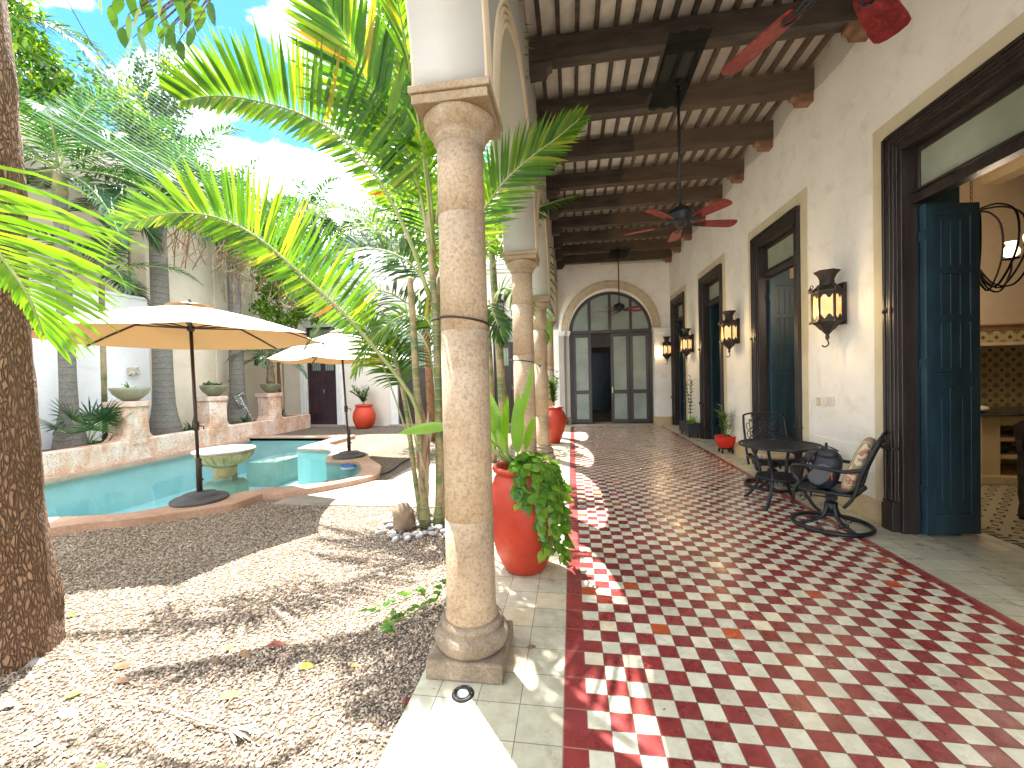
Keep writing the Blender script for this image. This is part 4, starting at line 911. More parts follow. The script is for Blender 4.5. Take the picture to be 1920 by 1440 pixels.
def swivel_chair(cush):
    """faces +y, origin on the floor under the seat"""
    t = thing('iron_chair', '', 'chair')
    b = MB().tube([(.335*math.cos(a), .335*math.sin(a), .022) for a in np.linspace(0, 2*math.pi, 49)[:-1]], .021, 8, closed=True, flat=1); b.build('floor_ring', M['iron'], t)
    for k in range(4):
        a = math.pi/4+k*math.pi/2; D = V((math.cos(a), math.sin(a), 0))
        b = MB().tube(catmull([D*.33+V((0, 0, .03)), D*.20+V((0, 0, .055)), D*.09+V((0, 0, .10)), D*.05+V((0, 0, .18)), D*.04+V((0, 0, .24))], 16), [.013+.012*i/16 for i in range(17)], 8)
        for q in (-1, 1):
            E_ = V((-D.y, D.x, 0)); cc = D*.17+E_*q*.025; b.tube([cc+V((0, 0, .052))+E_*q*.022*math.cos(x)+V((0, 0, .022*math.sin(x))) for x in np.linspace(-2.4, 2.6, 12)], .005, 5)
        b.build('foot', M['iron'], t)
    MB().lathe([(.05, .14), (.055, .2), (.045, .245), (.03, .25), (.03, .33), (.05, .335), (.05, .35)], n=16).box(-.045, .045, -.05, .04, .27, .37).bar((-.05, .16, .30), (-.05, -.02, .30), .02, .012).bar((-.05, .16, .335), (-.05, -.02, .335), .02, .012).bar((-.05, .16, .28), (-.05, .16, .35), .02, .02).build('swivel_post', M['iron'], t)
    sw = .255; b = MB(); fr = [(-sw, -.22), (-sw, .18), (-.20, .25), (0, .27), (.20, .25), (sw, .18), (sw, -.22), (0, -.24)]
    b.tube(catmull([(x, y, .395+.015*(y > .2)) for x, y in fr]+[(fr[0][0], fr[0][1], .395)], 40), .017, 8)
    b.sheet(lambda u, v: ((u-.5)*.49, -.23+.48*v, .392-.02*math.sin(math.pi*v)*math.sin(math.pi*u)), 8, 8); b.build('seat', M['iron'], t)
    bk = MB()
    for s_ in (-1, 1):
        bk.tube(catmull([(s_*.26, -.14, .27), (s_*.262, -.20, .36), (s_*.265, -.235, .45), (s_*.27, -.27, .60), (s_*.272, -.345, .80), (s_*.262, -.405, .955)], 18), [.016]*19, 8)
    bk.tube(catmull([(-.262, -.405, .955), (-.18, -.415, .978), (0, -.42, .995), (.18, -.415, .978), (.262, -.405, .955)], 16), .014, 8)
    bk.tube(catmull([(-.27, -.245, .50), (0, -.25, .495), (.27, -.245, .50)], 8), .011, 6); bk.build('back_frame', M['iron'], t)
    la_ = MB()
    def BP(u, v): z = .505+.46*v; return V((u*.245, -.245-.165*v**1.25-.005, z+.03*v*(1-u*u)))
    for k in range(-4, 5):
        for sg in (1, -1):
            pts = []
            for i in range(9):
                v = i/8; u = k/4.2+sg*(v-.5)*1.5
                if abs(u) < .78: pts.append(BP(u, .08+v*.72))
            if len(pts) > 1: la_.tube(pts, .0085, 5)
    for s_ in (-1, 1):
        la_.tube([BP(s_*.80, .04), BP(s_*.78, .82)], .006, 5)
        for v in (.15, .38, .62): la_.tube([BP(s_*(.89+.07*math.cos(x)), v+.09*math.sin(x)+.01*x) for x in np.linspace(-2.5, 2.6, 11)], .0055, 5)
    for u in (-.5, -.17, .17, .5): la_.tube([BP(u+.13*math.cos(x), .89+.06*math.sin(x)) for x in np.linspace(0, 5.4, 11)], .0055, 5)
    la_.tube([BP(u, .81) for u in np.linspace(-.8, .8, 7)], .006, 5)
    la_.build('back_lattice', M['iron'], t)
    for s_ in (-1, 1):
        b = MB().tube(catmull([(s_*.27, -.30, .665), (s_*.285, -.15, .625), (s_*.29, .05, .640), (s_*.285, .20, .650), (s_*.275, .275, .625), (s_*.262, .275, .55), (s_*.262, .225, .47), (s_*.262, .262, .40), (s_*.262, .275, .27)], 30), [.014]*31, 8, flat=1.25)
        for q in range(2): b.tube([(s_*.262, .22-.03*q+.022*math.cos(x), .35-.04*q+.022*math.sin(x)) for x in np.linspace(0, 5.4, 10)], .005, 5)
        b.build('armrest', M['iron'], t)
    return t
def rounded(b, c, hx_, hy_, hz_, M3=None, p=3.2, n=26, m=14, bulge=0):
    vs = []; c = V(c)
    for i in range(m+1):
        ph = -math.pi/2+math.pi*i/m
        for k in range(n):
            th = 2*math.pi*k/n; f = lambda x: math.copysign(abs(x)**(2/p), x)
            q = V((hx_*f(math.cos(ph))*f(math.cos(th)), hy_*f(math.cos(ph))*f(math.sin(th)), hz_*f(math.sin(ph))))
            vs.append(c+(M3@q if M3 else q))
    return b.add(vs, [(i*n+k, i*n+(k+1) % n, (i+1)*n+(k+1) % n, (i+1)*n+k) for i in range(m) for k in range(n)], True)
def leafcloth(name, a_, b_, c_):
    q = NT(name); c = q.coord(); wv = q.n('TexWave', wave_type='BANDS'); wv.inputs['Scale'].default_value = 11; wv.inputs['Distortion'].default_value = 16; wv.inputs['Detail'].default_value = 2.5; wv.inputs['Detail Scale'].default_value = .8; q.l(*c, wv, 0)
    q.put('Base Color', q.mix(q.ramp(q.noise(c, 11, 2), [(.45, 0), (.55, 1)]), q.ramp((wv, 'Fac'), [(.35, a_), (.5, b_)]), q.ramp((wv, 'Fac'), [(.4, c_), (.52, b_)]))); q.put('Roughness', .9); q.bump(q.noise(c, 200, 2), .2, .002); return q.m
M['leafcloth'] = leafcloth('leaf print cushion cloth', (.34, .13, .08), (.52, .44, .32), (.24, .21, .12))
M['beigecloth'] = leafcloth('beige tufted cushion cloth', (.42, .33, .22), (.52, .43, .30), (.36, .28, .19))
ch1 = swivel_chair(0)
ch2 = dup(ch1, (2.74, 6.24, 0), R_(180-8), 'black cast iron swivel chair with lattice back, on the far side of the round table')
move(ch1, (2.62, 4.70, 0), R_(52)); ch1['label'] = 'black iron swivel chair nearest the camera, holding a backpack and a leaf print cushion'
def place(o, base, rz): 
    o.location = base; o.rotation_euler = (0, 0, rz); return o
q = MB(); Rm = Matrix.Rotation(R_(20), 3, 'X'); rounded(q, (0, -.225, .66), .215, .062, .285, Rm, 3.6)
cu = q.build('seat_cushion', M['leafcloth']); tag(cu, 'leaf print orange and cream cushion leaning upright against the near chair back', 'cushion'); place(cu, (2.62, 4.70, 0), R_(52)); cu.name = 'chair_cushion'
q = MB(); rounded(q, (0, .0, .445), .235, .235, .045, None, 4)
cu = q.build('chair_cushion', M['beigecloth']); tag(cu, 'flat beige seat cushion lying on the far iron chair', 'cushion'); place(cu, (2.74, 6.24, 0), R_(172))
# backpack
bpk = thing('backpack', 'black backpack with a grey side panel sitting on the near iron chair', 'backpack', (0, 0, 0))
M['nylon'] = mat('black nylon', (.022, .024, .034), (.012, .013, .02), 6, .6, .5, 8, dist=.03); M['greyn'] = plain('grey nylon', (.075, .08, .09), .6)
q = MB(); rounded(q, (.0, .0, .62), .155, .13, .215, Matrix.Rotation(R_(12), 3, 'X'), 2.8); q.build('body', M['nylon'], bpk)
q = MB(); rounded(q, (.02, .13, .74), .11, .07, .07, None, 2.4); rounded(q, (-.06, -.02, .80), .09, .10, .06, None, 2.2); q.build('top_flap', M['nylon'], bpk)
q = MB(); rounded(q, (-.155, .03, .58), .016, .085, .13, Matrix.Rotation(R_(40), 3, 'X'), 3.0, 16, 8); q.build('side_pocket', M['greyn'], bpk)
q = MB()
for s_ in (-1, 1): q.tube(catmull([(s_*.07, -.10, .82), (s_*.09, .02, .86), (s_*.10, .13, .74), (s_*.09, .15, .55), (s_*.08, .10, .43)], 16), .017, 6, flat=.4)
q.tube(catmull([(-.03, 0, .83), (-.02, .0, .90), (.03, 0, .90), (.03, 0, .83)], 8), .01, 6); q.build('strap', M['nylon'], bpk)
q = MB(); rounded(q, (-.03, -.06, .815), .045, .05, .028, None, 2.2, 14, 8); q.build('pink_pouch', plain('pink cloth', (.36, .03, .09), .7), bpk)
MB().bar((-.165, -.07, .62), (-.165, -.075, .54), .01, .006).build('orange_tag', plain('orange tag', (.7, .10, .03), .5), bpk)
place(bpk, (2.60, 4.735, 0), R_(52)); bpk.scale = (.93, .93, .93)
# ================================================================ COURTYARD WALLS
t = thing('courtyard_house', 'low cream house with tall dark panelled doors closing the far side of the garden', 'house', (-5.5, 14, 0))
BY, HH = 14.0, 5.5; dcs = [-9.0, -5.52, -2.05]; dw = .58; dh = 3.58
b = MB(); xs = [-10.5]
for c in dcs: xs += [c-dw, c+dw]
xs += [-.79]
for i in range(0, len(xs), 2): b.box(xs[i], xs[i+1], BY, BY+.5, -.1, dh)
b.box(xs[0], xs[-1], BY, BY+.5, dh, HH); b.build('wall', M['plaster_far'], t)
b = MB().box(-10.5, -.79, BY-.05, BY, HH-.35, HH-.25).box(-10.5, -.79, BY-.12, BY, HH-.249, HH-.10).box(-10.5, -.79, BY-.18, BY, HH-.099, HH); b.build('cornice', M['white_trim'], t, .006)
for c in dcs:
    b = MB()
    for s_ in (-1, 1):
        for k in range(4): b.box(*sorted((c+s_*(dw+.001+.062*k), c+s_*(dw+.055+.062*k))), BY-.03-.012*(k % 2)-.006*k, BY-.001, 0, dh+.001+.062*k)
        b.box(*sorted((c+s_*(dw+.0), c+s_*(dw+.27))), BY-.025, BY-.001, -.03, dh)
    for k in range(4): b.box(c-dw-.062*k, c+dw+.062*k, BY-.03-.012*(k % 2)-.006*k, BY-.001, dh+.002+.062*k, dh+.056+.062*k)
    b.box(c-dw-.31, c+dw+.31, BY-.09, BY-.001, dh+.27, dh+.33)
    su = b.build('door_surround', M['white_trim'], t, .004)
    b = MB().box(c-dw, c+dw, BY+.10, BY+.20, 2.72, 2.80)
    for s_ in (-1, 1): b.box(*sorted((c+s_*(dw-.07), c+s_*dw)), BY+.06, BY+.19, 0, dh)
    b.box(c-dw+.071, c+dw-.071, BY+.06, BY+.19, dh-.08, dh-.001); b.build('door_frame', M['purple'], su, .004)
    MB().box(c-dw+.07, c+dw-.07, BY+.13, BY+.14, 2.801, dh-.081).build('fanlight_glass', M['frost'], su)
    MB().box(c-dw, c+dw, BY+.30, BY+.32, 0, dh).build('backing', M['black'], su)
    MB().box(c-dw-.3, c+dw+.3, BY-.16, BY+.1, -.05, .03).build('threshold', M['slab'], su)
    for s_ in (-1, 1):
        xa, xb = sorted((c+s_*.004, c+s_*(dw-.072))); b = MB().box(xa, xb, BY+.12, BY+.16, .03, 2.718)
        for z0, z1 in ((.0301, .15), (.40, .47), (1.52, 1.62), (1.92, 1.98), (2.62, 2.717)): b.box(xa+.0005, xb-.0005, BY+.095, BY+.119, z0, z1)
        b.box(xa+.001, xa+.08, BY+.0955, BY+.119, .151, 2.619).box(xb-.08, xb-.001, BY+.0955, BY+.119, .151, 2.619)
        w_ = xb-xa-.16
        b.box(xa+.08+w_*.12, xa+.08+w_*.42, BY+.104, BY+.119, .52, 1.47).box(xa+.08+w_*.58, xa+.08+w_*.88, BY+.104, BY+.119, .52, 1.47).box(xa+.08+w_*.15, xa+.08+w_*.85, BY+.104, BY+.119, 1.66, 1.88).box(xa+.08+w_*.15, xa+.08+w_*.85, BY+.104, BY+.119, .19, .36)
        lf = b.build('door_leaf', M['purple'] if c < -7 else M['wood'], su, .004)
        MB().box(xa+.08, xb-.08, BY+.113, BY+.119, 2.0, 2.60).build('glass', M['frost'], lf)
        q = MB()
        for k in range(4): q.box(xa+.09+w_*k/4, xa+.10+w_*k/4, BY+.10, BY+.112, 1.99, 2.61)
        q.build('bars', M['wood'], lf)
        if s_ > 0: MB().lathe([(.008, 0), (.018, .05), (.022, .1), (.01, .16)], (xa+.03, BY+.07, 1.15), 10).build('knocker', plain('aged steel', (.30, .29, .28), .4, .8), lf)
# side boundary walls
tag(MB().box(-10.95, -10.5, -4.3, 9.10, -.1, 3.72).box(-10.98, -10.47, -4.31, 9.11, 3.721, 3.80).build('garden_wall', M['plaster_white'], bevel=.02), 'long whitewashed garden wall behind the planter and the royal palms', 'wall')
tag(MB().box(-10.5, -.84, -4.3, -4.0, -.1, 4.6).build('added_back_wall', M['plaster_beige'], bevel=.02), 'unseen beige wall added behind the viewer to hold back light from open ground', 'wall')  # unseen wall added behind the viewer to limit light off the ground
b = MB().box(-11.6, -10.96, 1.0, 9.05, -.1, 7.2).box(-11.6, -10.55, 9.12, 11.10, -.1, 6.6).box(-11.6, -10.50, 11.10, 11.35, -.1, 6.7).box(-11.6, -10.56, 11.351, 14.6, -.1, 6.2)
tag(b.build('neighbour_wall', M['plaster_beige'], bevel=.015), 'tall beige neighbouring wall rising behind and beyond the white garden wall', 'wall')
# planter -----------------------------------------------------------
t = thing('planter_wall', 'raised pink stucco planter wall with square pedestals along the far side of the pool', 'planter', (LWX, 8, 0))
PT = .46
prof = [(LWX+.004, -.12), (LWX+.004, PT-.03), (LWX-.03, PT), (LWX-.20, PT), (LWX-.20, -.12)]
MB().prism([(x, 1.0, z) for x, z in prof], (0, 12.65, 0)).build('front_wall', M['pink'], t)
MB().box(LWX-.02, LWX+.10, 1.2, farY, -.10, .02).build('ledge', M['coping'], t, .01)
MB().box(-10.5, LWX-.201, 13.44, 13.64, -.1, PT).build('end_return', M['pink'], t, .02)
MB().box(-10.49, LWX-.2, 1.0, 13.44, -.1, PT-.09).build('soil_bed', M['gravel'], t)
pedY = [5.70, 7.74, 9.86, 12.0]
for y in pedY:
    b = MB(); hw, ch_ = .275, .14
    def sec(h_, e, z): return [(LWX-.46-e, y-h_-e, z), (LWX-.08, y-h_-e, z), (LWX+.05+e, y-min(h_, .3)*.45, z), (LWX+.05+e, y+min(h_, .3)*.45, z), (LWX-.08, y+h_+e, z), (LWX-.46-e, y+h_+e, z)]
    vs = []; zs = [(.0, PT-.12), (.0, PT), ]; lev = [(hw+.20, -.03, PT-.10), (hw+.17, -.03, PT+.001), (hw+.08, -.02, PT+.04), (hw+.02, -.01, PT+.11), (hw, 0, PT+.22), (hw, 0, 1.16)]
    for h_, e, z in lev: vs += sec(h_, e, z)
    m_ = len(lev); b.add(vs, [(i*6+k, i*6+(k+1) % 6, (i+1)*6+(k+1) % 6, (i+1)*6+k) for i in range(m_-1) for k in range(6)]+[tuple((m_-1)*6+k for k in range(6))])
    pd = b.build('pedestal', M['pink'], t, .01)
    b = MB(); b.prism(sec(hw, .05, 1.161), (0, 0, .12)); b.build('cap', M['pinkcap'], pd, .015)
blabs = ['dark mossy bowl on the pedestal just right of the big tree trunk', 'wide concrete bowl below the stone face, with a dark waterline', 'mossy bowl of small green plants on the pedestal right of the big umbrella pole', 'bowl on the farthest pedestal, planted with a small palm']
for k, y in enumerate(pedY):
    bw = thing('planter_bowl', blabs[k], 'planter bowl', (LWX-.20, y, 1.283)); R0 = [.33, .34, .31, .30][k]; c = (LWX-.20, y, 1.283)
    MB().lathe([(.10, 0), (.14, .012), (R0*.62, .07), (R0*.86, .15), (R0, .25), (R0+.006, .285), (R0-.01, .29), (R0-.04, .285), (R0-.06, .24)], c, 36).build('bowl', M['bowl'] if k != 1 else mat('banded bowl', (.40, .37, .27), (.27, .24, .14), 5, .9, .4, 40, fine=.3), bw)
    MB().lathe([(R0-.05, .245), (R0*.5, .262), (0, .27)], c, 24).build('soil', M['soil'], bw)
    bw['group'] = 'bowls on the planter pedestals'
# stone face
t = thing('wall_mask', 'small carved stone face mask fixed to the white garden wall', 'wall ornament', (-10.5, 8.60, 1.97)); fc_ = M['cap_stone']
W3 = mat('pale face stone', (.72, .69, .62), (.52, .46, .37), 9, .8, .3, 40)
fm = MB(); Rz = Matrix.Rotation(R_(-35), 3, 'Z'); c = V((-10.41, 8.62, 1.965))
def FP(x, y, z): return c+Rz@V((x, y, z))
fm.ball(c, .085, .082, .108, 20, 14); fm.ball(FP(.045, 0, -.035), .05, .052, .055, 12, 8); fm.ball(FP(.088, 0, -.012), .018, .014, .026, 8, 6)
for s_ in (-1, 1): fm.ball(FP(.060, s_*.036, -.028), .026, .026, .026, 10, 8); fm.ball(FP(.075, s_*.032, .022), .012, .018, .009, 8, 6); fm.ball(FP(.072, s_*.034, .040), .014, .024, .007, 8, 5)
fm.ball(FP(.082, 0, -.050), .012, .022, .006, 8, 6); fm.ball(FP(.080, 0, -.062), .012, .019, .006, 8, 6); fm.ball(FP(.062, 0, -.088), .024, .026, .022, 8, 6); fm.build('face', W3, t)
hm = MB(); rnd = random.Random(4); hm.ball(FP(-.012, 0, .035), .098, .100, .092, 16, 12)
for k in range(34):
    a = rnd.uniform(-2.3, 2.3)+math.pi; zz_ = rnd.uniform(-.10, .10); r = .098*math.sqrt(max(.1, 1-(zz_/.14)**2)); hm.ball(FP(r*math.cos(a)*.85, r*math.sin(a), zz_), .026, .026, .02, 8, 6)
for k in range(9): a = -1.2+.3*k; hm.ball(FP(.062*math.cos(a)+.01, .09*math.sin(a), .078), .022, .022, .017, 8, 6)
hm.build('curly_hair', W3, t)
# black and white ornament
t = thing('carved_ornament', 'tall curved black and white patterned ornament standing in the planter before the last pedestal', 'ornament', (-9.75, 11.30, .4))
b = MB(); pts = catmull([(-9.72, 11.42, .36), (-9.72, 11.36, .55), (-9.72, 11.20, .82), (-9.72, 11.04, 1.05), (-9.72, 11.0, 1.22), (-9.72, 11.12, 1.30), (-9.72, 11.22, 1.22)], 30)
b.tube(pts, [.075+.05*math.sin(math.pi*i/22) if i < 22 else .075-.007*(i-22) for i in range(31)], 10, flat=.5)
q = NT('painted black and white pattern'); c4 = q.coord(); e = q.vor(c4, 18, feat='DISTANCE_TO_EDGE'); q.put('Base Color', q.ramp(e, [(.10, (.03, .03, .035)), (.14, (.75, .75, .74))])); q.put('Roughness', .4)
b.build('body', q.m, t)
b = MB()
for i in range(2, 28, 2): b.ball(pts[i]+V((0, -.11, .01)), .02, .035, .025, 6, 4)
b.build('fin', q.m, t)

# fountain, floater -----------------------------------------------------
t = thing('stone_fountain', 'carved stone bowl fountain on a round stem standing in the pool', 'fountain', (-6.06, 6.50, WZ)); c = (-6.06, 6.50, 0)
b = MB().lathe([(.20, .185), (.25, .20), (.34, .255), (.415, .335), (.445, .40), (.448, .425)], c, 40)
for k in range(20):
    a = k*math.pi/10; pts = [V(c)+V((r*math.cos(a+.05*(k % 2)), r*math.sin(a+.05*(k % 2)), z)) for r, z in ((.23, .195), (.335, .25), (.415, .335), (.445, .39))]; b.tube(pts, [.012, .018, .018, .006], 6)
b.build('bowl', M['urn'], t)
MB().lathe([(.448, .426), (.472, .435), (.475, .455), (.455, .47), (.38, .47), (.365, .455), (.34, .40), (.2, .36), (0, .35)], c, 44).build('rim', mat('pale fountain rim', (.46, .44, .40), (.34, .31, .26), 5, .8, .3, 40), t)
MB().lathe([(.185, -.03), (.178, .05), (.180, .12), (.20, .184)], c, 32).build('stem', M['urn'], t)
MB().lathe([(.36, -.94), (.36, -.13), (.30, -.10), (.2, -.10), (.19, .0)], c, 8, sm=False, a0=.4).build('foot_block', M['pool_step'], t, .02)
t = thing('pool_floater', 'blue round chemical floater drifting in the shallow round end of the pool', 'floater', tuple(atz(654, 876, WZ)[:2])+(WZ,)); c = atz(654, 877, WZ)
blu = plain('blue plastic', (.02, .12, .42), .3)
MB().lathe([(0, -.02), (.11, -.02), (.14, .0), (.145, .03), (.12, .05), (0, .055)], c, 28).build('ring', plain('white plastic', (.75, .75, .75), .35), t)
MB().lathe([(.145, .028), (.15, .04), (.13, .062), (.07, .072), (.05, .066), (0, .066)], c, 28).build('cap', blu, t)

# umbrellas -------------------------------------------------------------
def umbrella(name_lab, base, R0, zr, za, tilt, ph=0, sag=.05, lean=0):
    t = thing('patio_umbrella', name_lab, 'umbrella', base); t['group'] = 'garden umbrellas'; bx_, by_, bz = base
    z0 = bz
    MB().lathe([(.01, .0), (.315, .0), (.325, .012), (.322, .035), (.30, .05), (.20, .060), (.195, .09), (.185, .098), (.06, .105), (.05, .12), (.01, .12)], base, 44).build('base', M['umb_base'], t)
    MB().lathe([(.034, .10), (.034, .55), (.028, .56)], base, 16).ball((bx_+.045, by_, bz+.28), .016).ball((bx_+.045, by_, bz+.46), .016).build('sleeve', M['pole'], t)
    top = V((bx_+tilt[0], by_+tilt[1], za-.02)); P0 = V((bx_, by_, bz+.1))
    MB().tube([P0, top], .0205, 12).build('pole', M['pole'], t)
    cc = P0.lerp(top, .36); MB().lathe([(.02, -.07), (.034, -.06), (.036, .05), (.02, .06)], cc, 12).tube([cc+V((.03, 0, 0)), cc+V((.085, .03, -.01)), cc+V((.085, .03, -.05))], .009, 6).build('crank', M['pole'], t)
    hub = P0.lerp(top, 1-(.30/(za-bz))); nn_ = 8
    def corner(k, f=1.):
        a = ph+2*math.pi*k/nn_; r = R0*f; z = za-(za-zr)*(f**1.12)+.02*math.sin(math.pi*f)+lean*f*math.cos(a+.785); return V((top.x+r*math.cos(a), top.y+r*math.sin(a), z))
    def fab(k, u, f):
        A, B = corner(k, f), corner(k+1, f); p = A.lerp(B, u); p.z -= sag*math.sin(math.pi*u)*f*.6; d = (V((top.x, top.y, p.z))-p); p += d*(.10*math.sin(math.pi*u)*f*.5); return p
    b = MB()
    for k in range(nn_): b.sheet(lambda u, v: fab(k, u, .10+.90*v), 8, 12)
    cn = b.build('canopy', M['canvas'], t, fix=True)
    b = MB()
    for k in range(nn_): b.sheet(lambda u, v: fab(k, u, .012+.15*v)+V((0, 0, .035+.012*math.sin(math.pi*u))), 4, 3)
    b.build('vent_cap', M['canvas'], cn, fix=True)
    MB().lathe([(.03, -.02), (.035, .015), (.015, .03), (.018, .045), (0, .055)], (top.x, top.y, za+.035), 12).build('finial', M['pole'], t)
    MB().lathe([(.03, -.04), (.045, -.03), (.045, .03), (.03, .04)], hub, 12).build('hub', M['pole'], t)
    for k in range(nn_):
        pts = [corner(k, f)-V((0, 0, .018)) for f in (.02, .25, .5, .75, 1.0)]; r_b = MB()
        for i in range(4): r_b.bar(pts[i], pts[i+1], .016, .022)
        r_b.ball(pts[-1], .018); rb = r_b.build('rib', M['pole'], t)
        MB().bar(hub, corner(k, .50)-V((0, 0, .03)), .013, .018).build('strut', M['pole'], rb)
    return t
b1 = atz(375, 938, CT)
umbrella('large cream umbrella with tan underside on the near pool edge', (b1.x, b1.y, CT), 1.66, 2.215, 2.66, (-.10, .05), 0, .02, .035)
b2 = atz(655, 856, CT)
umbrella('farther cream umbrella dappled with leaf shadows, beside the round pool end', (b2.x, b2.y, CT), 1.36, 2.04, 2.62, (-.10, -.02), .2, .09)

# big clay pots ------------------------------------------------------------
def jar_pot(lab, c, prof, m, soilz, soilr):
    t = thing('clay_pot', lab, 'pot', c); MB().lathe(prof, c, 48).build('body', m, t)
    MB().lathe([(soilr, soilz), (soilr*.5, soilz+.015), (0, soilz+.02)], c, 24).build('soil', M['soil'], t); return t
P1 = (-.425, 3.46, 0)
jar_pot('tall orange red clay pot overflowing with trailing leaves beside the nearest column', P1, [(.15, .0), (.165, .008), (.19, .05), (.235, .16), (.268, .30), (.284, .44), (.284, .56), (.268, .68), (.238, .775), (.222, .80), (.222, .815), (.246, .828), (.256, .85), (.25, .868), (.225, .872), (.205, .85), (.20, .80)], M['redpot'], .80, .2)
P2 = (-.45, 10.02, 0)
jar_pot('red clay jar with a rolled rim standing between the far columns', P2, [(.12, .0), (.14, .01), (.17, .10), (.235, .26), (.282, .42), (.30, .55), (.288, .66), (.24, .76), (.20, .805), (.195, .825), (.22, .84), (.225, .86), (.21, .875), (.18, .87), (.165, .83)], M['redpot'], .83, .17)
P3 = (-7.06, 13.38, GZ)
jar_pot('round bright orange red pot standing against the courtyard house', P3, [(.20, .0), (.24, .01), (.31, .12), (.365, .27), (.38, .40), (.355, .54), (.30, .66), (.262, .73), (.26, .75), (.29, .765), (.30, .79), (.285, .81), (.25, .80), (.24, .75)], M['redpot_far'], .77, .24)
# small red bowl on a caster stand
c = (3.0, 8.78, 0); t = thing('bowl_planter', 'shiny red ribbed bowl planter on a small caster stand by the corridor wall', 'planter', c)
MB().lathe([(.09, .10), (.13, .11), (.155, .15), (.165, .17), (.178, .20), (.185, .22), (.196, .25), (.200, .27), (.207, .30), (.208, .325), (.215, .33), (.216, .345), (.20, .345), (.19, .31)], c, 40).build('bowl', M['glaze'], t)
MB().lathe([(.19, .315), (0, .33)], c, 24).build('soil', M['soil'], t)
b = MB().lathe([(.13, .085), (.13, .10), (.0, .10)], c, 20)
b.build('stand', M['iron'], t)
for k in range(4):
    a = math.pi/4+k*math.pi/2; x, y = c[0]+.135*math.cos(a), c[1]+.135*math.sin(a)
    MB().tube([(x, y, .09), (x, y, .05)], .012, 6).ball((x, y, .05), .022).tube([(x-.011, y, .024), (x+.011, y, .024)], .024, 10).build('caster', M['iron'], t)
# black box planter
c = (2.93, 11.15, 0); t = thing('box_planter', 'low black rectangular box planter on casters by the corridor wall', 'planter', c)
b = MB(); x0, x1, y0, y1 = 2.79, 3.08, 10.70, 11.55
b.box(x0, x0+.02, y0, y1, .09, .36).box(x1-.02, x1, y0, y1, .09, .36).box(x0+.02, x1-.02, y0, y0+.02, .09, .36).box(x0+.02, x1-.02, y1-.02, y1, .09, .36).box(x0+.02, x1-.02, y0+.02, y1-.02, .09, .11); b.build('box', plain('black planter', (.03, .03, .036), .4), t, .004)
MB().box(x0+.02, x1-.02, y0+.02, y1-.02, .11, .33).build('soil', M['soil'], t)
for x in (x0+.05, x1-.05):
    for y in (y0+.06, y1-.06): MB().ball((x, y, .06), .02).tube([(x-.012, y, .03), (x+.012, y, .03)], .03, 10).build('caster', M['black'], t)
# ================================================================ VEGETATION TOOLS
def blade(b, p, d, n, Ln, w, droop, seg=4, curl=0., fold=0.):
    """one leaflet: strip of quads starting at p towards d, n = blade normal"""
    d = V(d).normalized(); q = V(p); vs = []; W = d.cross(V(n)); W = W.normalized() if W.length > 1e-4 else V((1, 0, 0))
    prof = [.35, 1., .92, .62, .0] if seg == 4 else ([.4, 1., .0] if seg == 2 else [.35, 1., .8, .0])
    st = Ln/seg
    for i in range(seg+1):
        ww = w*prof[i]/2
        if i == seg: vs.append(q.copy())
        else: vs += [q-W*ww, q+W*ww]
        d = (d+V((0, 0, -droop*(i+1)/seg))).normalized(); q = q+d*st
        if curl: W = (W+V(n)*curl).normalized()
    m = seg-1; fs = [(2*i, 2*i+1, 2*i+3, 2*i+2) for i in range(m)]+[(2*m, 2*m+1, 2*m+2)]
    b.add(vs, fs)
def frond(name, parent, pts, lm, sm, n=60, Ln=.6, w=.032, droop=.22, nrm=None, vee=.35, t0=.12, seed=0, a0=70, a1=22, r0=.014, sides=(1, -1), jit=.08, twist=0, n2=24, lenp=.5, ls=(1., 1.), seg=4):
    rnd = random.Random(seed); C_ = catmull(pts, n2); b = MB()
    MB_ = MB().tube(C_, [r0*(1-.85*i/n2)+.0015 for i in range(n2+1)], 6)
    for side in sides:
        for k in range(n):
            t = t0+(1-t0)*(k+rnd.uniform(-.3, .3)+.5)/n; t = min(.999, max(0, t)); f = t*n2; i = min(int(f), n2-1); p = C_[i].lerp(C_[i+1], f-i); T = (C_[i+1]-C_[i]).normalized()
            Nn = V(nrm) if nrm is not None else V((0, 0, 1)); Nn = (Nn-T*Nn.dot(T)); Nn = Nn.normalized() if Nn.length > .05 else V((1, 0, 0)); S_ = T.cross(Nn)
            s = (t-t0)/(1-t0); prof = (math.sin(math.pi*(s**lenp)*.93+.12))**.6 if 0 < s < 1 else .3
            a = R_(a0+(a1-a0)*s); v = vee+rnd.uniform(-.12, .12)
            D = T*math.cos(a)+(S_*side*math.cos(v)+Nn*math.sin(v))*math.sin(a); D += V((rnd.uniform(-jit, jit), rnd.uniform(-jit, jit), rnd.uniform(-jit, jit)))
            bn = Nn*math.cos(v)-S_*side*math.sin(v)
            blade(b, p, D, bn, Ln*prof*rnd.uniform(.88, 1.08)*ls[0 if side > 0 else 1], w*(.6+.4*prof), droop*rnd.uniform(.6, 1.4), seg)
    fr = b.build(name, lm, parent); MB_.build('stalk', sm, fr); return fr
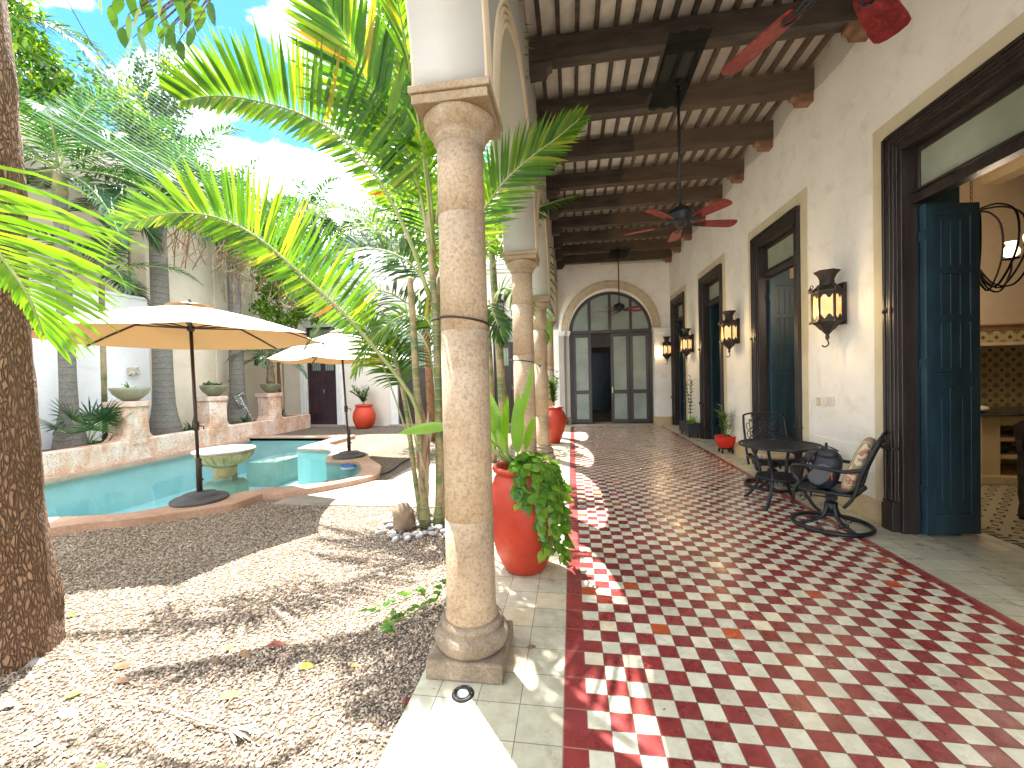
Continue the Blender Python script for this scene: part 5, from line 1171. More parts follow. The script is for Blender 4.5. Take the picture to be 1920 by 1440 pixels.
def crown(parent, c, n, Ln, lm, sm, seed, elev=(75, -20), leaf=.5, nl=46, w=.035, droop=.25, name='frond', arch=.55, az=None, r0=.02, seg=3, roll=0, jit=.08, pet=.12):
    rnd = random.Random(seed); c = V(c)
    for k in range(n):
        a = (k*2.39996+rnd.uniform(-.2, .2)) if az is None else az[0]+(az[1]-az[0])*rnd.random(); e = R_(elev[0]+(elev[1]-elev[0])*((k+.5)/n)**.8+rnd.uniform(-6, 6))
        D = V((math.cos(a)*math.cos(e), math.sin(a)*math.cos(e), math.sin(e))); l_ = Ln*rnd.uniform(.85, 1.1); pts = [c]; d = D.copy(); q = c.copy()
        for i in range(6): d = (d+V((0, 0, -arch*.33*(.4+.3*i)))).normalized(); q = q+d*l_/6; pts.append(q.copy())
        frond(name, parent, pts, lm, sm, nl, leaf, w, droop, (rnd.uniform(-.25, .25), rnd.uniform(-.25, .25), 1), .30, pet, seed*100+k, 68, 25, r0, jit=jit, n2=14, seg=seg)
def bough(pts, n=10): return catmull(pts, n)
def leaf_cloud(name, parent, blobs, size, m, seed, ratio=.45, clump=26, droop=.5):
    """leaf-sized faces gathered in sprays through each blob (x, y, z, rx, ry, rz, count)"""
    rs = np.random.RandomState(seed); PP = []
    for (x, y, z, rx, ry, rz, n) in blobs:
        nc = max(3, n//clump); u = rs.normal(0, 1, (nc, 3)); u /= np.linalg.norm(u, axis=1)[:, None]; r = rs.uniform(.35, 1., nc)**.6
        cc = u*r[:, None]*np.array([rx, ry, rz])+np.array([x, y, z]); idx = rs.randint(0, nc, n)
        PP.append(cc[idx]+rs.normal(0, 1, (n, 3))*np.array([rx, ry, rz])*.13)
    P = np.concatenate(PP); n = len(P); s = size*rs.uniform(.6, 1.25, n)
    d = rs.normal(0, 1, (n, 3)); d[:, 2] -= droop; d /= np.linalg.norm(d, axis=1)[:, None]; q = rs.normal(0, 1, (n, 3)); q[:, 2] += .8
    w_ = np.cross(d, q); w_ /= np.linalg.norm(w_, axis=1)[:, None]+1e-9; nn_ = np.cross(w_, d)
    a = P; t1 = P+d*s[:, None]*.45+w_*(s*ratio/2)[:, None]-nn_*(s*.06)[:, None]; t2 = P+d*s[:, None]; t3 = P+d*s[:, None]*.45-w_*(s*ratio/2)[:, None]-nn_*(s*.06)[:, None]
    Vv = np.stack([a, t1, t2, t3], 1).reshape(-1, 3); F = (np.array([(0, 1, 2, 3)])[None]+4*np.arange(n)[:, None, None]).reshape(-1, 4)
    return np_mesh(name, Vv, F, m, parent)
def A(px, py, Y): return aty(px, py, Y)

# ================================================================ BIG TREE at the left edge
t = thing('bark_tree', 'thick rough barked tree at the left edge with broad leaves hanging at the top', 'tree', (-3.54, 2.04, GZ))
b = MB(); cl = [(-3.535, 2.035, -.12), (-3.535, 2.035, .0), (-3.537, 2.036, .25), (-3.545, 2.04, .9), (-3.55, 2.05, 1.6), (-3.55, 2.05, 2.3), (-3.56, 2.05, 2.9), (-3.60, 2.06, 3.5), (-3.66, 2.1, 4.3), (-3.75, 2.2, 5.2)]
rr = [.325, .305, .285, .245, .215, .20, .215, .215, .17, .15]
C_ = catmull(cl, 90); rnd = random.Random(2)
rad = [rr[min(int(i/10), 8)]*(1-(i/10) % 1)+rr[min(int(i/10)+1, 9)]*((i/10) % 1) for i in range(91)]
n_ = 40; vs = []
import mathutils
for i, (p, r) in enumerate(zip(C_, rad)):
    for k in range(n_):
        a = 2*math.pi*k/n_; q = V((math.cos(a)*3, math.sin(a)*3, p.z*1.6)); h_ = mathutils.noise.noise(q*1.2)*.09+mathutils.noise.noise(V((math.cos(a)*9, math.sin(a)*9, p.z*5)))*.035
        kn = .07*math.exp(-((p.z-2.95)/.14)**2-((a-5.9)/.5)**2)
        vs.append(p+V((math.cos(a), math.sin(a), 0))*(r*(1+h_)+kn))
b.add(vs, [(i*n_+k, i*n_+(k+1) % n_, (i+1)*n_+(k+1) % n_, (i+1)*n_+k) for i in range(90) for k in range(n_)], True)
b.build('trunk', M['bark'], t)
b = MB()
for pts, r0 in ((((-3.73, 2.18, 5.0), (-3.6, 2.7, 5.3), (-3.0, 3.1, 5.35), (-2.6, 3.5, 5.1)), .09), (((-3.74, 2.19, 5.1), (-3.5, 2.2, 5.6), (-3.0, 2.0, 6.0), (-2.2, 1.8, 6.2)), .09), (((-3.74, 2.19, 5.1), (-4.6, 2.9, 5.8), (-5.2, 3.6, 6.2)), .08)):
    b.tube(catmull(pts, 12), [r0*(1-.75*i/12) for i in range(13)], 8)
b.build('branch', M['bark'], t)
leaf_cloud('crown', t, [(-3.0, 2.2, 6.2, .9, .8, .5, 260), (-2.5, 1.7, 6.3, .7, .7, .5, 200), (-4.6, 3.0, 6.6, 1.0, 1.0, .5, 240), (-3.7, 1.3, 6.0, .9, .9, .5, 420), (-4.8, 2.0, 6.4, 1.0, 1.0, .5, 420), (-2.0, .5, 6.2, .9, .9, .5, 420), (-3.6, -.4, 6.2, 1.2, 1.0, .6, 520), (-5.4, .6, 6.2, 1.2, 1.1, .6, 520), (-2.1, 2.6, 6.4, .4, .4, .35, 40)], .26, L['olive'], 3, .5, 20)  # includes unseen leaf blobs added overhead and behind to cut ground bounce
b = MB(); rnd = random.Random(12)
hang = [(185, 10), (205, 30), (225, 15), (240, 45), (258, 70), (262, 30), (285, 55), (300, 90), (305, 30), (325, 60), (335, 95), (350, 40), (362, 70), (378, 30), (390, 22), (300, 5), (330, 5), (355, 0), (270, 0), (228, 70), (248, 90), (318, 75), (240, 0), (215, -10), (372, -5), (345, 15), (280, 25), (310, 55), (340, 50), (296, 65)]
tw = MB(); root_ = V((-2.75, 3.35, 5.15))
for k, (px_, py_) in enumerate(hang):
    p = A(px_, py_-18, 3.05+rnd.uniform(-.2, .35)); d = V((rnd.uniform(-.5, .6), rnd.uniform(-.4, .2), -1.2)); blade(b, p, d, (rnd.uniform(-.6, .6), -1, .3), rnd.uniform(.17, .27), rnd.uniform(.065, .09), .1, 4)
    tw.tube(catmull([root_, root_.lerp(p, .5)+V((0, 0, .12)), p], 6), [.012, .010, .008, .006, .005, .004, .003], 5)
b.build('hanging_leaves', L['tree'], t); tw.build('twigs', M['bark'], t)

# lime palm reaching in from the left ------------------------------------------
t = thing('palm_tree', 'palm at the left edge, its lime green frond hanging before the big trunk', 'palm', (-4.25, 1.15, GZ))
MB().tube(catmull([(-4.25, 1.15, -.1), (-4.22, 1.18, 1.2), (-4.15, 1.2, 2.6)], 10), [.13-.004*i for i in range(11)], 12).build('trunk', M['palmbark'], t)
Yf = 1.80
frond('frond', t, [V((-4.15, 1.2, 2.6)), V((-4.0, 1.35, 2.95)), A(-170, 250, 1.65), A(-75, 370, 1.72), A(-5, 470, 1.8), A(50, 550, 1.84), A(82, 628, 1.88)], L['lime'], M['rachis'], 42, .74, .025, .24, (.78, -.6, .15), .1, .40, 5, 78, 22, .016, jit=.03, lenp=.30, ls=(.25, 1.))
crown(t, (-4.15, 1.2, 2.6), 5, 1.9, L['lime'], M['rachis'], 9, (60, 10), .5, 30, .04, az=(2.4, 4.6))

# ================================================================ NEAR PALM CLUMP beside the first column
t = thing('areca_palm', 'large clump of bright arching palm fronds rising from the white stones behind the near column', 'palm', (-1.62, 4.33, GZ))
stems = [([(797, 985), (794, 900), (788, 820), (780, 700), (774, 600), (768, 520)], 4.36, .052, M['cane']), ([(822, 985), (824, 900), (822, 760), (817, 600), (808, 480), (803, 400)], 4.42, .047, M['cane']),
         ([(790, 975), (776, 880), (765, 790), (752, 720), (735, 650)], 4.5, .030, M['cane']), ([(830, 985), (829, 800), (826, 640), (822, 520)], 4.55, .036, M['cane'])]
for pts, Y_, r0, m_ in stems:
    P_ = catmull([A(x, y, Y_) for x, y in pts], 24); MB().tube(P_, [r0*(1.25 if i < 2 else 1)*(1-.35*i/24) for i in range(25)], 10).build('stem', m_, t)
b = MB(); rnd = random.Random(3)
for k in range(16): p = A(797+rnd.uniform(-8, 8), 960-k*9, 4.34); blade(b, p, (rnd.uniform(-.15, .15), -.1, 1), (rnd.uniform(-.4, .4), -1, 0), rnd.uniform(.3, .5), .05, 0, 3)
b.build('dry_sheath', L['dry'], t)
MB().lathe([(.03, -.05), (.10, -.03), (.13, .03), (.11, .10), (.12, .15), (.08, .19), (.05, .24), (.0, .25)], A(757, 985, 4.30)+V((0, 0, .0)), 14, jit=.16, seed=4).build('old_stump', M['dry'], t)
def FR(pts, Y0, Y1, **k):
    n = len(pts); return frond('frond', t, [A(x, y, Y0+(Y1-Y0)*i/(n-1)) for i, (x, y) in enumerate(pts)], k.pop('lm', L['areca']), M['rachis'], **k)
FR([(806, 560), (770, 455), (715, 345), (640, 258), (560, 212), (470, 187), (400, 180), (338, 190)], 4.40, 3.55, n=92, Ln=.86, w=.044, droop=.02, nrm=(.25, -1, .15), vee=.12, t0=.22, seed=1, a0=80, a1=56, r0=.022, jit=.02, lenp=.75, ls=(1., .38))
FR([(800, 830), (772, 745), (700, 650), (640, 583), (560, 510), (480, 443), (400, 406), (320, 400), (232, 420)], 4.40, 3.40, n=86, Ln=.72, w=.037, droop=.04, nrm=(.25, -1, .2), vee=.12, t0=.30, seed=2, a0=86, a1=40, r0=.022, jit=.03, lenp=.72, ls=(1., .45))
FR([(806, 470), (785, 350), (745, 255), (700, 180), (662, 100), (620, 20), (570, -70)], 4.45, 3.9, n=64, Ln=.85, w=.062, droop=.05, nrm=(.1, -1, .1), vee=.15, t0=.18, seed=3, a0=58, a1=20, r0=.019, jit=.04, lenp=.6, ls=(1, 1))
FR([(815, 480), (805, 340), (785, 200), (755, 60), (715, -60)], 4.5, 4.5, n=76, Ln=.85, w=.046, droop=.1, nrm=(.3, -1, .1), vee=.3, t0=.15, seed=4, a0=58, a1=22, r0=.018, lm=L['areca'])
FR([(812, 470), (795, 300), (772, 150), (745, 0), (715, -130)], 4.4, 2.8, n=56, Ln=.75, w=.052, droop=.12, nrm=(.2, -.6, .8), t0=.25, seed=44, r0=.016)
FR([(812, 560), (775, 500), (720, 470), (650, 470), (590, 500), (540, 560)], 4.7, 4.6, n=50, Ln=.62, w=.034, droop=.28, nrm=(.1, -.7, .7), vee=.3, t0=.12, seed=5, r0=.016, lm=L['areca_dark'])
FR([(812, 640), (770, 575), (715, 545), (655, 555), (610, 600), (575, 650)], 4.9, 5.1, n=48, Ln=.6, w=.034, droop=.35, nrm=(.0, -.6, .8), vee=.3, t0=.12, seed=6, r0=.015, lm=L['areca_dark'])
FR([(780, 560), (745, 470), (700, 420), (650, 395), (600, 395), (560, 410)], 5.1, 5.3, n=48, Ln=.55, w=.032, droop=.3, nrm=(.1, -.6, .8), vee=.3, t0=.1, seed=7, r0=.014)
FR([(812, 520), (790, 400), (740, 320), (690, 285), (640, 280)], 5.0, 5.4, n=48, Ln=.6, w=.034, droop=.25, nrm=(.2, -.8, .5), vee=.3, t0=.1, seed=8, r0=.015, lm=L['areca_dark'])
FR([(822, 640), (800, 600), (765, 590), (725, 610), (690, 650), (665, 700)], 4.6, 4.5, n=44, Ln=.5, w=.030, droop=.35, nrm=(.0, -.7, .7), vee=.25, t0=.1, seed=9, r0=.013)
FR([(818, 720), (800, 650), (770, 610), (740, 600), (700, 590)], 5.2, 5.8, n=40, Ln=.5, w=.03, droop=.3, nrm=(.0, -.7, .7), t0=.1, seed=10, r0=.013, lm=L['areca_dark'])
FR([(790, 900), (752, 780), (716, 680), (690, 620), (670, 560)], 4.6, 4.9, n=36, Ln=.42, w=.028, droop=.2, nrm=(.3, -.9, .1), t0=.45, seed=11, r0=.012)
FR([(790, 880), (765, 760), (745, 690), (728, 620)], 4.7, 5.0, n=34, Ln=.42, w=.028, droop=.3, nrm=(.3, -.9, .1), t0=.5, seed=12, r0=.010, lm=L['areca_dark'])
FR([(826, 620), (850, 520), (893, 420), (940, 347), (993, 297), (1040, 262), (1087, 223)], 4.45, 3.75, n=54, Ln=.50, w=.034, droop=.05, nrm=(.15, -1, .1), vee=.15, t0=.22, seed=13, a0=58, a1=20, r0=.016, jit=.02, lm=L['areca'])
FR([(826, 560), (860, 470), (900, 400), (935, 360), (960, 350)], 4.8, 5.4, n=40, Ln=.5, w=.034, droop=.3, nrm=(.1, -.8, .5), t0=.15, seed=14, r0=.013)
FR([(818, 420), (838, 250), (850, 120), (830, 0), (760, -120)], 4.5, 4.6, n=56, Ln=.8, w=.05, droop=.2, nrm=(.3, -.5, .8), t0=.25, seed=18, r0=.016)
FR([(818, 420), (850, 200), (870, 20), (860, -120)], 4.5, 3.9, n=56, Ln=.8, w=.05, droop=.2, nrm=(.3, -.3, .9), t0=.3, seed=19, r0=.016)
FR([(818, 420), (840, 200), (850, 20), (880, -120), (900, -200)], 4.6, 5.3, n=56, Ln=.8, w=.05, droop=.2, nrm=(.3, -.3, .9), t0=.3, seed=20, r0=.016)
FR([(822, 480), (850, 330), (900, 250), (950, 240)], 5.0, 5.6, n=40, Ln=.6, w=.036, droop=.3, nrm=(.1, -.8, .5), t0=.15, seed=15, r0=.013)
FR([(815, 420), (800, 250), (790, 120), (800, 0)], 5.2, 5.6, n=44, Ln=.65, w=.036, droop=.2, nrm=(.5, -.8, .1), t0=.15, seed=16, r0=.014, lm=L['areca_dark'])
FR([(810, 480), (770, 330), (720, 230), (660, 160), (600, 130)], 5.6, 6.4, n=48, Ln=.7, w=.038, droop=.2, nrm=(.2, -.8, .4), t0=.15, seed=17, r0=.015)
# dry curled leaflets hanging under the second long frond
b = MB(); rnd = random.Random(9)
C_ = catmull([A(x, y, Y_) for x, y, Y_ in ((640, 583, 4.1), (560, 510, 3.98), (480, 443, 3.85), (400, 406, 3.7), (320, 400, 3.55))], 60)
for k in range(90):
    p = C_[rnd.randint(14, 58)]; b.tube(catmull([p, p+V((rnd.uniform(-.1, .05), rnd.uniform(-.1, .1), -rnd.uniform(.06, .16))), p+V((rnd.uniform(-.22, .05), rnd.uniform(-.1, .1), -rnd.uniform(.2, .42))), p+V((rnd.uniform(-.2, .12), rnd.uniform(-.1, .1), -rnd.uniform(.3, .55)))], 7), [.005]*8, 4, flat=.3)
b.build('withered_leaflets', L['dry'], t)
# white stones round its foot
rnd = random.Random(21); k = 0; tg = []
proto = None
spots = []
while len(spots) < 34:
    a = rnd.uniform(0, 6.28); r = rnd.uniform(.13, .46); x, y = -1.70+r*math.cos(a)*1.05, 4.28+r*math.sin(a)*.7
    if all((x-p[0])**2+(y-p[1])**2 > .0042 for p in spots) and y < 4.55: spots.append((x, y))
protos = []
for q in range(4):
    o = MB().lathe([(0.002, -.022), (.03, -.018), (.046, 0), (.036, .018), (.012, .025), (0.001, .026)], n=12, jit=.10, seed=q).build('river_stone', M['white_stone']); protos.append(o)
for k, (x, y) in enumerate(spots):
    o = protos[k] if k < 4 else protos[k % 4].copy()
    if k >= 4: COL.objects.link(o)
    tag(o, 'smooth pale river stone in the ring around the foot of the palm clump', 'stone', 'river stones round the palm clump')
    o.location = (x, y, GZ+.024+(.02 if k % 5 == 0 else 0)); o.rotation_euler = (rnd.uniform(-.2, .2), rnd.uniform(-.2, .2), rnd.uniform(0, 6)); o.scale = (rnd.uniform(.8, 1.5), rnd.uniform(.7, 1.0), rnd.uniform(.8, 1.2))

# second clump seen between the first two columns --------------------------------
t = thing('areca_palm', 'green ringed palm stems and fronds seen through the gap between the first and second columns', 'palm', (-1.60, 7.6, GZ))
for (pts, Y_, r0) in (([(946, 870), (942, 760), (936, 660), (928, 560), (920, 440)], 7.6, .085), ([(925, 870), (922, 760), (916, 640), (905, 540)], 7.9, .07), ([(900, 860), (896, 740), (893, 600)], 8.4, .07)):
    MB().tube(catmull([A(x, y, Y_) for x, y in pts], 20), [r0*(1-.3*i/20) for i in range(21)], 10).build('stem', M['cane'], t)
def FR2(pts, Y0, Y1, **k):
    n = len(pts); return frond('frond', t, [A(x, y, Y0+(Y1-Y0)*i/(n-1)) for i, (x, y) in enumerate(pts)], k.pop('lm', L['areca']), M['rachis'], **k)
FR2([(928, 560), (950, 540), (975, 570), (985, 640)], 7.3, 6.6, n=30, Ln=.5, w=.04, droop=.4, nrm=(.3, -.7, .6), seed=21)
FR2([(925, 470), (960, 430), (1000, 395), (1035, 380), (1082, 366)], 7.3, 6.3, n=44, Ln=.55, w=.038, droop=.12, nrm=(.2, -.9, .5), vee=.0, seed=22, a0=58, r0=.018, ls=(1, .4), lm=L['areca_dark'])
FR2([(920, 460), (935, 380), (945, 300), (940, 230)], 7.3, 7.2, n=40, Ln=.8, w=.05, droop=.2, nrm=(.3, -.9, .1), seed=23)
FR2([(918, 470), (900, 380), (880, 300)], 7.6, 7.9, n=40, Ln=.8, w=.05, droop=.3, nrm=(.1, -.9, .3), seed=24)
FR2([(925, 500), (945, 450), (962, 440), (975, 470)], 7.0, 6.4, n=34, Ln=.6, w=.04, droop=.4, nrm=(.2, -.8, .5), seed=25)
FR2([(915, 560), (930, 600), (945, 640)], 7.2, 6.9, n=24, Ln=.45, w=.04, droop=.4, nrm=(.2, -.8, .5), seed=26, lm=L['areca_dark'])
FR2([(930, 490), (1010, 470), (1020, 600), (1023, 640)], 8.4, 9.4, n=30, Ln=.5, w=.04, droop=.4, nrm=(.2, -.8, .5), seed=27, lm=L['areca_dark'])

# thin rusty trunked tree near the back ---------------------------------------------
t = thing('slender_tree', 'slender tree with rusty brown trunk and light leaves near the courtyard house', 'tree', (-3.67, 10.6, GZ))
MB().tube(catmull([A(812, 826, 10.6), A(808, 760, 10.6), A(804, 690, 10.6), A(800, 620, 10.6), A(806, 560, 10.6), A(820, 500, 10.6)], 24), [.13-.003*i for i in range(25)], 10, jit=.06).build('trunk', M['rust'], t)
leaf_cloud('crown', t, [(-3.4, 10.8, 5.4, 1.4, 1.2, 1.1, 1500), (-4.4, 11.2, 6.2, 1.2, 1.2, .9, 1100), (-2.4, 11.0, 6.2, 1.2, 1.2, .9, 900)], .16, L['tree_b'], 31, .5)

# ================================================================ ROYAL PALMS in the planter
rl = ['first royal palm, with a swollen grey trunk beside the left pedestal', 'middle royal palm, its trunk rising behind the big umbrella', 'third royal palm, carrying dead grey fronds, right of the big umbrella']
spec = [((-9.92, 6.95), .125, 5.3, 41, .26), ((-9.95, 8.93), .20, 5.6, 42, .36), ((-9.95, 11.22), .19, 5.9, 43, .36)]
for k, ((x, y), r, h_, sd, rb) in enumerate(spec):
    t = thing('royal_palm', rl[k], 'palm', (x, y, PT-.1)); t['group'] = 'royal palms in the planter'
    pr = [(rb, .30), (rb*1.0, .42), (rb*.93, .60), (rb*.75, .85), (r*1.15, 1.15), (r*1.04, 1.7), (r, 2.6), (r*.92, 3.6), (r*.85, h_)]
    MB().lathe(pr, (x, y, 0), 22, jit=.015, seed=sd).build('trunk', M['palmbark'], t)
    MB().lathe([(r*.80, h_-.02), (r*.95, h_+.15), (r*.75, h_+.55), (r*.35, h_+.8)], (x, y, 0), 14).build('crownshaft', M['cane'], t)
    crown(t, (x, y, h_+.6), 14, 2.3, L['royal'], M['rachis'], sd, (75, -18), .62, 50, .034, .3, arch=.55)
    if k == 2:
        rnd = random.Random(6)
        for q in range(5): 
            a = rnd.uniform(-1.4, .8); frond('dead_frond', t, [(x, y, h_+.3), (x+.3*math.cos(a), y+.3*math.sin(a), h_+.1), (x+.5*math.cos(a), y+.5*math.sin(a), h_-.5), (x+.5*math.cos(a), y+.5*math.sin(a), h_-1.3), (x+.45*math.cos(a), y+.45*math.sin(a), h_-1.9)], L['dry'], M['dry'], 40, .4, .018, .5, (math.cos(a), math.sin(a), .2), .2, .1, 60+q, r0=.015, jit=.25)
# young palm on the last pedestal bowl
t = thing('young_palm', 'small feathery palm growing out of the bowl on the farthest pedestal', 'palm', (LWX-.20, pedY[3], 1.55)); c = (LWX-.20, pedY[3], 1.55)
MB().lathe([(.11, 0), (.13, .12), (.10, .3), (.08, .5), (.06, .9)], c, 12, jit=.12).build('trunk', M['dry'], t)
b = MB(); rnd = random.Random(2)
for k in range(40): a = rnd.uniform(0, 6.28); blade(b, V(c)+V((.08*math.cos(a), .08*math.sin(a), rnd.uniform(.05, .7))), (math.cos(a)*.5, math.sin(a)*.5, 1), (0, 0, 1), rnd.uniform(.12, .3), .04, .0, 2)
b.build('leaf_bases', L['dry'], t)
crown(t, (c[0], c[1], 2.45), 14, 1.5, L['royal'], M['rachis'], 77, (80, -10), .36, 34, .026, .25, arch=.55, r0=.012)
# round-leaved shrub in the corner
t = thing('leafy_tree', 'bushy bright green tree in the courtyard corner behind the small palm', 'tree', (-9.9, 13.0, .4))
MB().tube(catmull([(-9.9, 13.0, .3), (-9.85, 12.9, 1.6), (-9.7, 12.7, 2.8), (-9.3, 12.4, 3.8)], 14), [.07-.003*i for i in range(15)], 8).tube(catmull([(-9.8, 12.85, 2.2), (-9.4, 12.9, 3.0), (-8.9, 12.8, 3.8)], 8), [.035]*9, 6).build('trunk', M['rust'], t)
leaf_cloud('crown', t, [(-9.4, 12.5, 4.2, .8, .7, .8, 1500), (-8.8, 12.6, 4.9, .8, .7, .7, 1200), (-9.6, 12.2, 5.4, .8, .7, .6, 900), (-8.5, 12.9, 3.9, .5, .5, .4, 400)], .15, L['tree_b'], 51, .55)
# pygmy palm low in front of wall, upper left
t = thing('pinnate_palm', 'slim palm with long dark fronds behind the planter, left of the middle royal palm', 'palm', (-10.1, 7.9, .4))
MB().tube([(-10.15, 7.75, .3), (-10.15, 7.8, 3.9)], .05, 8).build('trunk', M['cane'], t)
crown(t, (-10.15, 7.8, 4.1), 8, 1.9, L['royal'], M['rachis'], 81, (80, -15), .5, 36, .036, .3, arch=.5)
# fan palm and plants in the planter
def fanpalm(lab, c, n, Ln, seed, nb=16):
    t = thing('fan_palm', lab, 'palm', c); rnd = random.Random(seed)
    for k in range(n):
        a = k*2.4+rnd.uniform(-.3, .3); e = R_(rnd.uniform(20, 70)); D = V((math.cos(a)*math.cos(e), math.sin(a)*math.cos(e), math.sin(e))); p = V(c)+D*Ln*.7; b = MB(); nn_ = D.cross(V((0, 0, 1))).normalized(); up = nn_.cross(D)
        for q in range(nb):
            f = -1.9+3.8*q/(nb-1); blade(b, p, D*math.cos(f)+nn_*math.sin(f), up, Ln*.62*rnd.uniform(.85, 1.05), .035, .12, 3)
        fr = b.build('frond', L['royal'], t); MB().tube([c, p], .007, 5).build('stalk', M['rachis'], fr)
    return t
fanpalm('dark green fan palm spreading behind the pedestal below the stone face', (-9.72, 7.10, .42), 9, .85, 5)
def strap(lab, c, n, Ln, w, seed, lm=None, nm='strap_leaf_plant', cat='plant', e0=35, e1=80, droop=.3):
    t = thing(nm, lab, cat, c); rnd = random.Random(seed)
    b = MB()
    for k in range(n):
        a = rnd.uniform(0, 6.28); e = R_(rnd.uniform(e0, e1)); blade(b, V(c)+V((.03*math.cos(a), .03*math.sin(a), 0)), (math.cos(a)*math.cos(e), math.sin(a)*math.cos(e), math.sin(e)), (-math.cos(a)*math.sin(e), -math.sin(a)*math.sin(e), math.cos(e)), Ln*rnd.uniform(.6, 1.1), w, droop, 4)
    b.build('leaves', lm or L['royal'], t); return t
z_ = PT-.09
strap('spiky dark plant beside the foot of the first royal palm', (-9.6, 7.35, z_), 9, .38, .035, 1)
strap('strappy green plant at the planter edge left of the third pedestal', (-9.7, 9.45, z_), 26, .42, .04, 2)
strap('strappy green plant at the foot of the third royal palm', (-9.65, 11.62-.5, z_), 26, .42, .04, 3)
strap('small spiky plant behind the farthest pedestal', (-9.7, 12.75, z_), 12, .45, .05, 4)
strap('pointed succulent leaves in the leftmost mossy bowl', (LWX-.20, pedY[0]+.1, 1.54), 10, .36, .035, 5, L['plant'], 'succulent')
strap('few thin curved leaves in the wide bowl below the stone face', (LWX-.20, pedY[1], 1.54), 8, .24, .03, 6, L['plant'], 'succulent')
strap('dark rosette at the right of the mossy bowl by the umbrella pole', (LWX-.20, pedY[2]+.15, 1.54), 22, .17, .05, 7, L['royal'], 'succulent')
t = thing('trailing_plant', 'low bright green leaves filling the left of the mossy bowl by the umbrella pole', 'plant', (LWX-.2, pedY[2]-.12, 1.54))
leaf_cloud('leaves', t, [(LWX-.20, pedY[2]-.12, 1.59, .15, .13, .05, 220)], .07, L['plant'], 8, .7, 10)
for k, (y, lb) in enumerate(((7.55, 'low green ground cover between the first royal palm and its pedestal'), (9.25, 'low green ground cover right of the middle royal palm'), (11.0, 'low green ground cover around the third royal palm'))):
    o = leaf_cloud('ground_cover', None, [(-9.9, y, z_+.03, .28, .42, .05, 420)], .08, L['plant'], 90+k, .6, 12); tag(o, lb, 'ground cover'); o['kind'] = 'stuff'

# ================================================================ TREES BEYOND THE WALL
tl = [('bamboo green tree crown above the white wall, just right of the big trunk', (-12.6, 6.6), [(-12.2, 6.4, 8.4, 1.5, 1.4, 1.6, 4200), (-12.6, 7.8, 7.4, 1.4, 1.3, 1.6, 4200), (-11.8, 6.2, 6.3, .9, .9, 1.1, 1800), (-12.4, 7.2, 9.6, 1.2, 1.2, .9, 1500)], L['tree_b'], .19),
      ('dense leafy tree beyond the wall behind the middle royal palm', (-12.8, 9.6), [(-12.4, 9.4, 8.2, 1.6, 1.5, 1.7, 5200), (-12.6, 10.8, 7.2, 1.5, 1.4, 1.5, 4200), (-12.2, 8.6, 6.6, 1.2, 1.2, 1.1, 2600)], L['tree'], .18),
      ('tall dark narrow tree beyond the wall, behind the string net', (-13.2, 11.8), [(-13.0, 11.6, 9.2, 1.0, 1.0, 2.0, 4200), (-12.9, 11.9, 11.2, .8, .8, 1.2, 1800), (-13.1, 12.1, 7.2, 1.3, 1.3, 1.2, 2600)], L['areca_dark'], .17),
      ('light green tree beyond the wall at the courtyard corner', (-12.6, 14.8), [(-12.0, 14.6, 7.2, 1.9, 1.5, 1.4, 4200), (-13.2, 14.0, 8.6, 1.4, 1.4, 1.3, 3000), (-11.2, 15.2, 6.6, 1.2, 1.2, 1.0, 1800)], L['tree_b'], .20),
      ('far tree rising over the roof of the courtyard house', (-7.2, 18.5), [(-7.2, 18.5, 10.6, 1.5, 1.5, 1.3, 3000), (-6.0, 18.7, 9.6, 1.4, 1.3, 1.2, 2200), (-8.2, 18.4, 8.2, 1.2, 1.2, 1.0, 1500)], L['tree'], .22),
      ('big tree behind the courtyard house, glimpsed between the near palm fronds', (-4.0, 18.0), [(-4.2, 18.2, 9.2, 1.8, 1.5, 1.8, 4200), (-2.6, 18.0, 8.0, 1.6, 1.4, 1.4, 3200), (-5.2, 18.2, 7.2, 1.4, 1.2, 1.0, 1800), (-1.6, 18.0, 9.8, 1.4, 1.3, 1.4, 2400)], L['tree_b'], .24)]
for k, (lb, (x, y), bl, lm, sz) in enumerate(tl):
    t = thing('broadleaf_tree', lb, 'tree', (x, y, 0)); t['group'] = 'trees beyond the walls'; top = max(b_[2] for b_ in bl)
    b = MB().tube(catmull([(x, y, -.1), (x+.1, y, 2.5), (x-.05, y+.1, 5), (bl[0][0], bl[0][1], bl[0][2])], 16), [.17-.007*i for i in range(17)], 10)
    for q in bl[1:]: b.tube(catmull([(x-.02, y, 4.6), ((x+q[0])/2, (y+q[1])/2, 5.6), (q[0], q[1], q[2])], 10), [.08-.005*i for i in range(11)], 8)
    b.build('trunk', M['palmbark'], t); leaf_cloud('crown', t, bl, sz, lm, 300+k, .42)
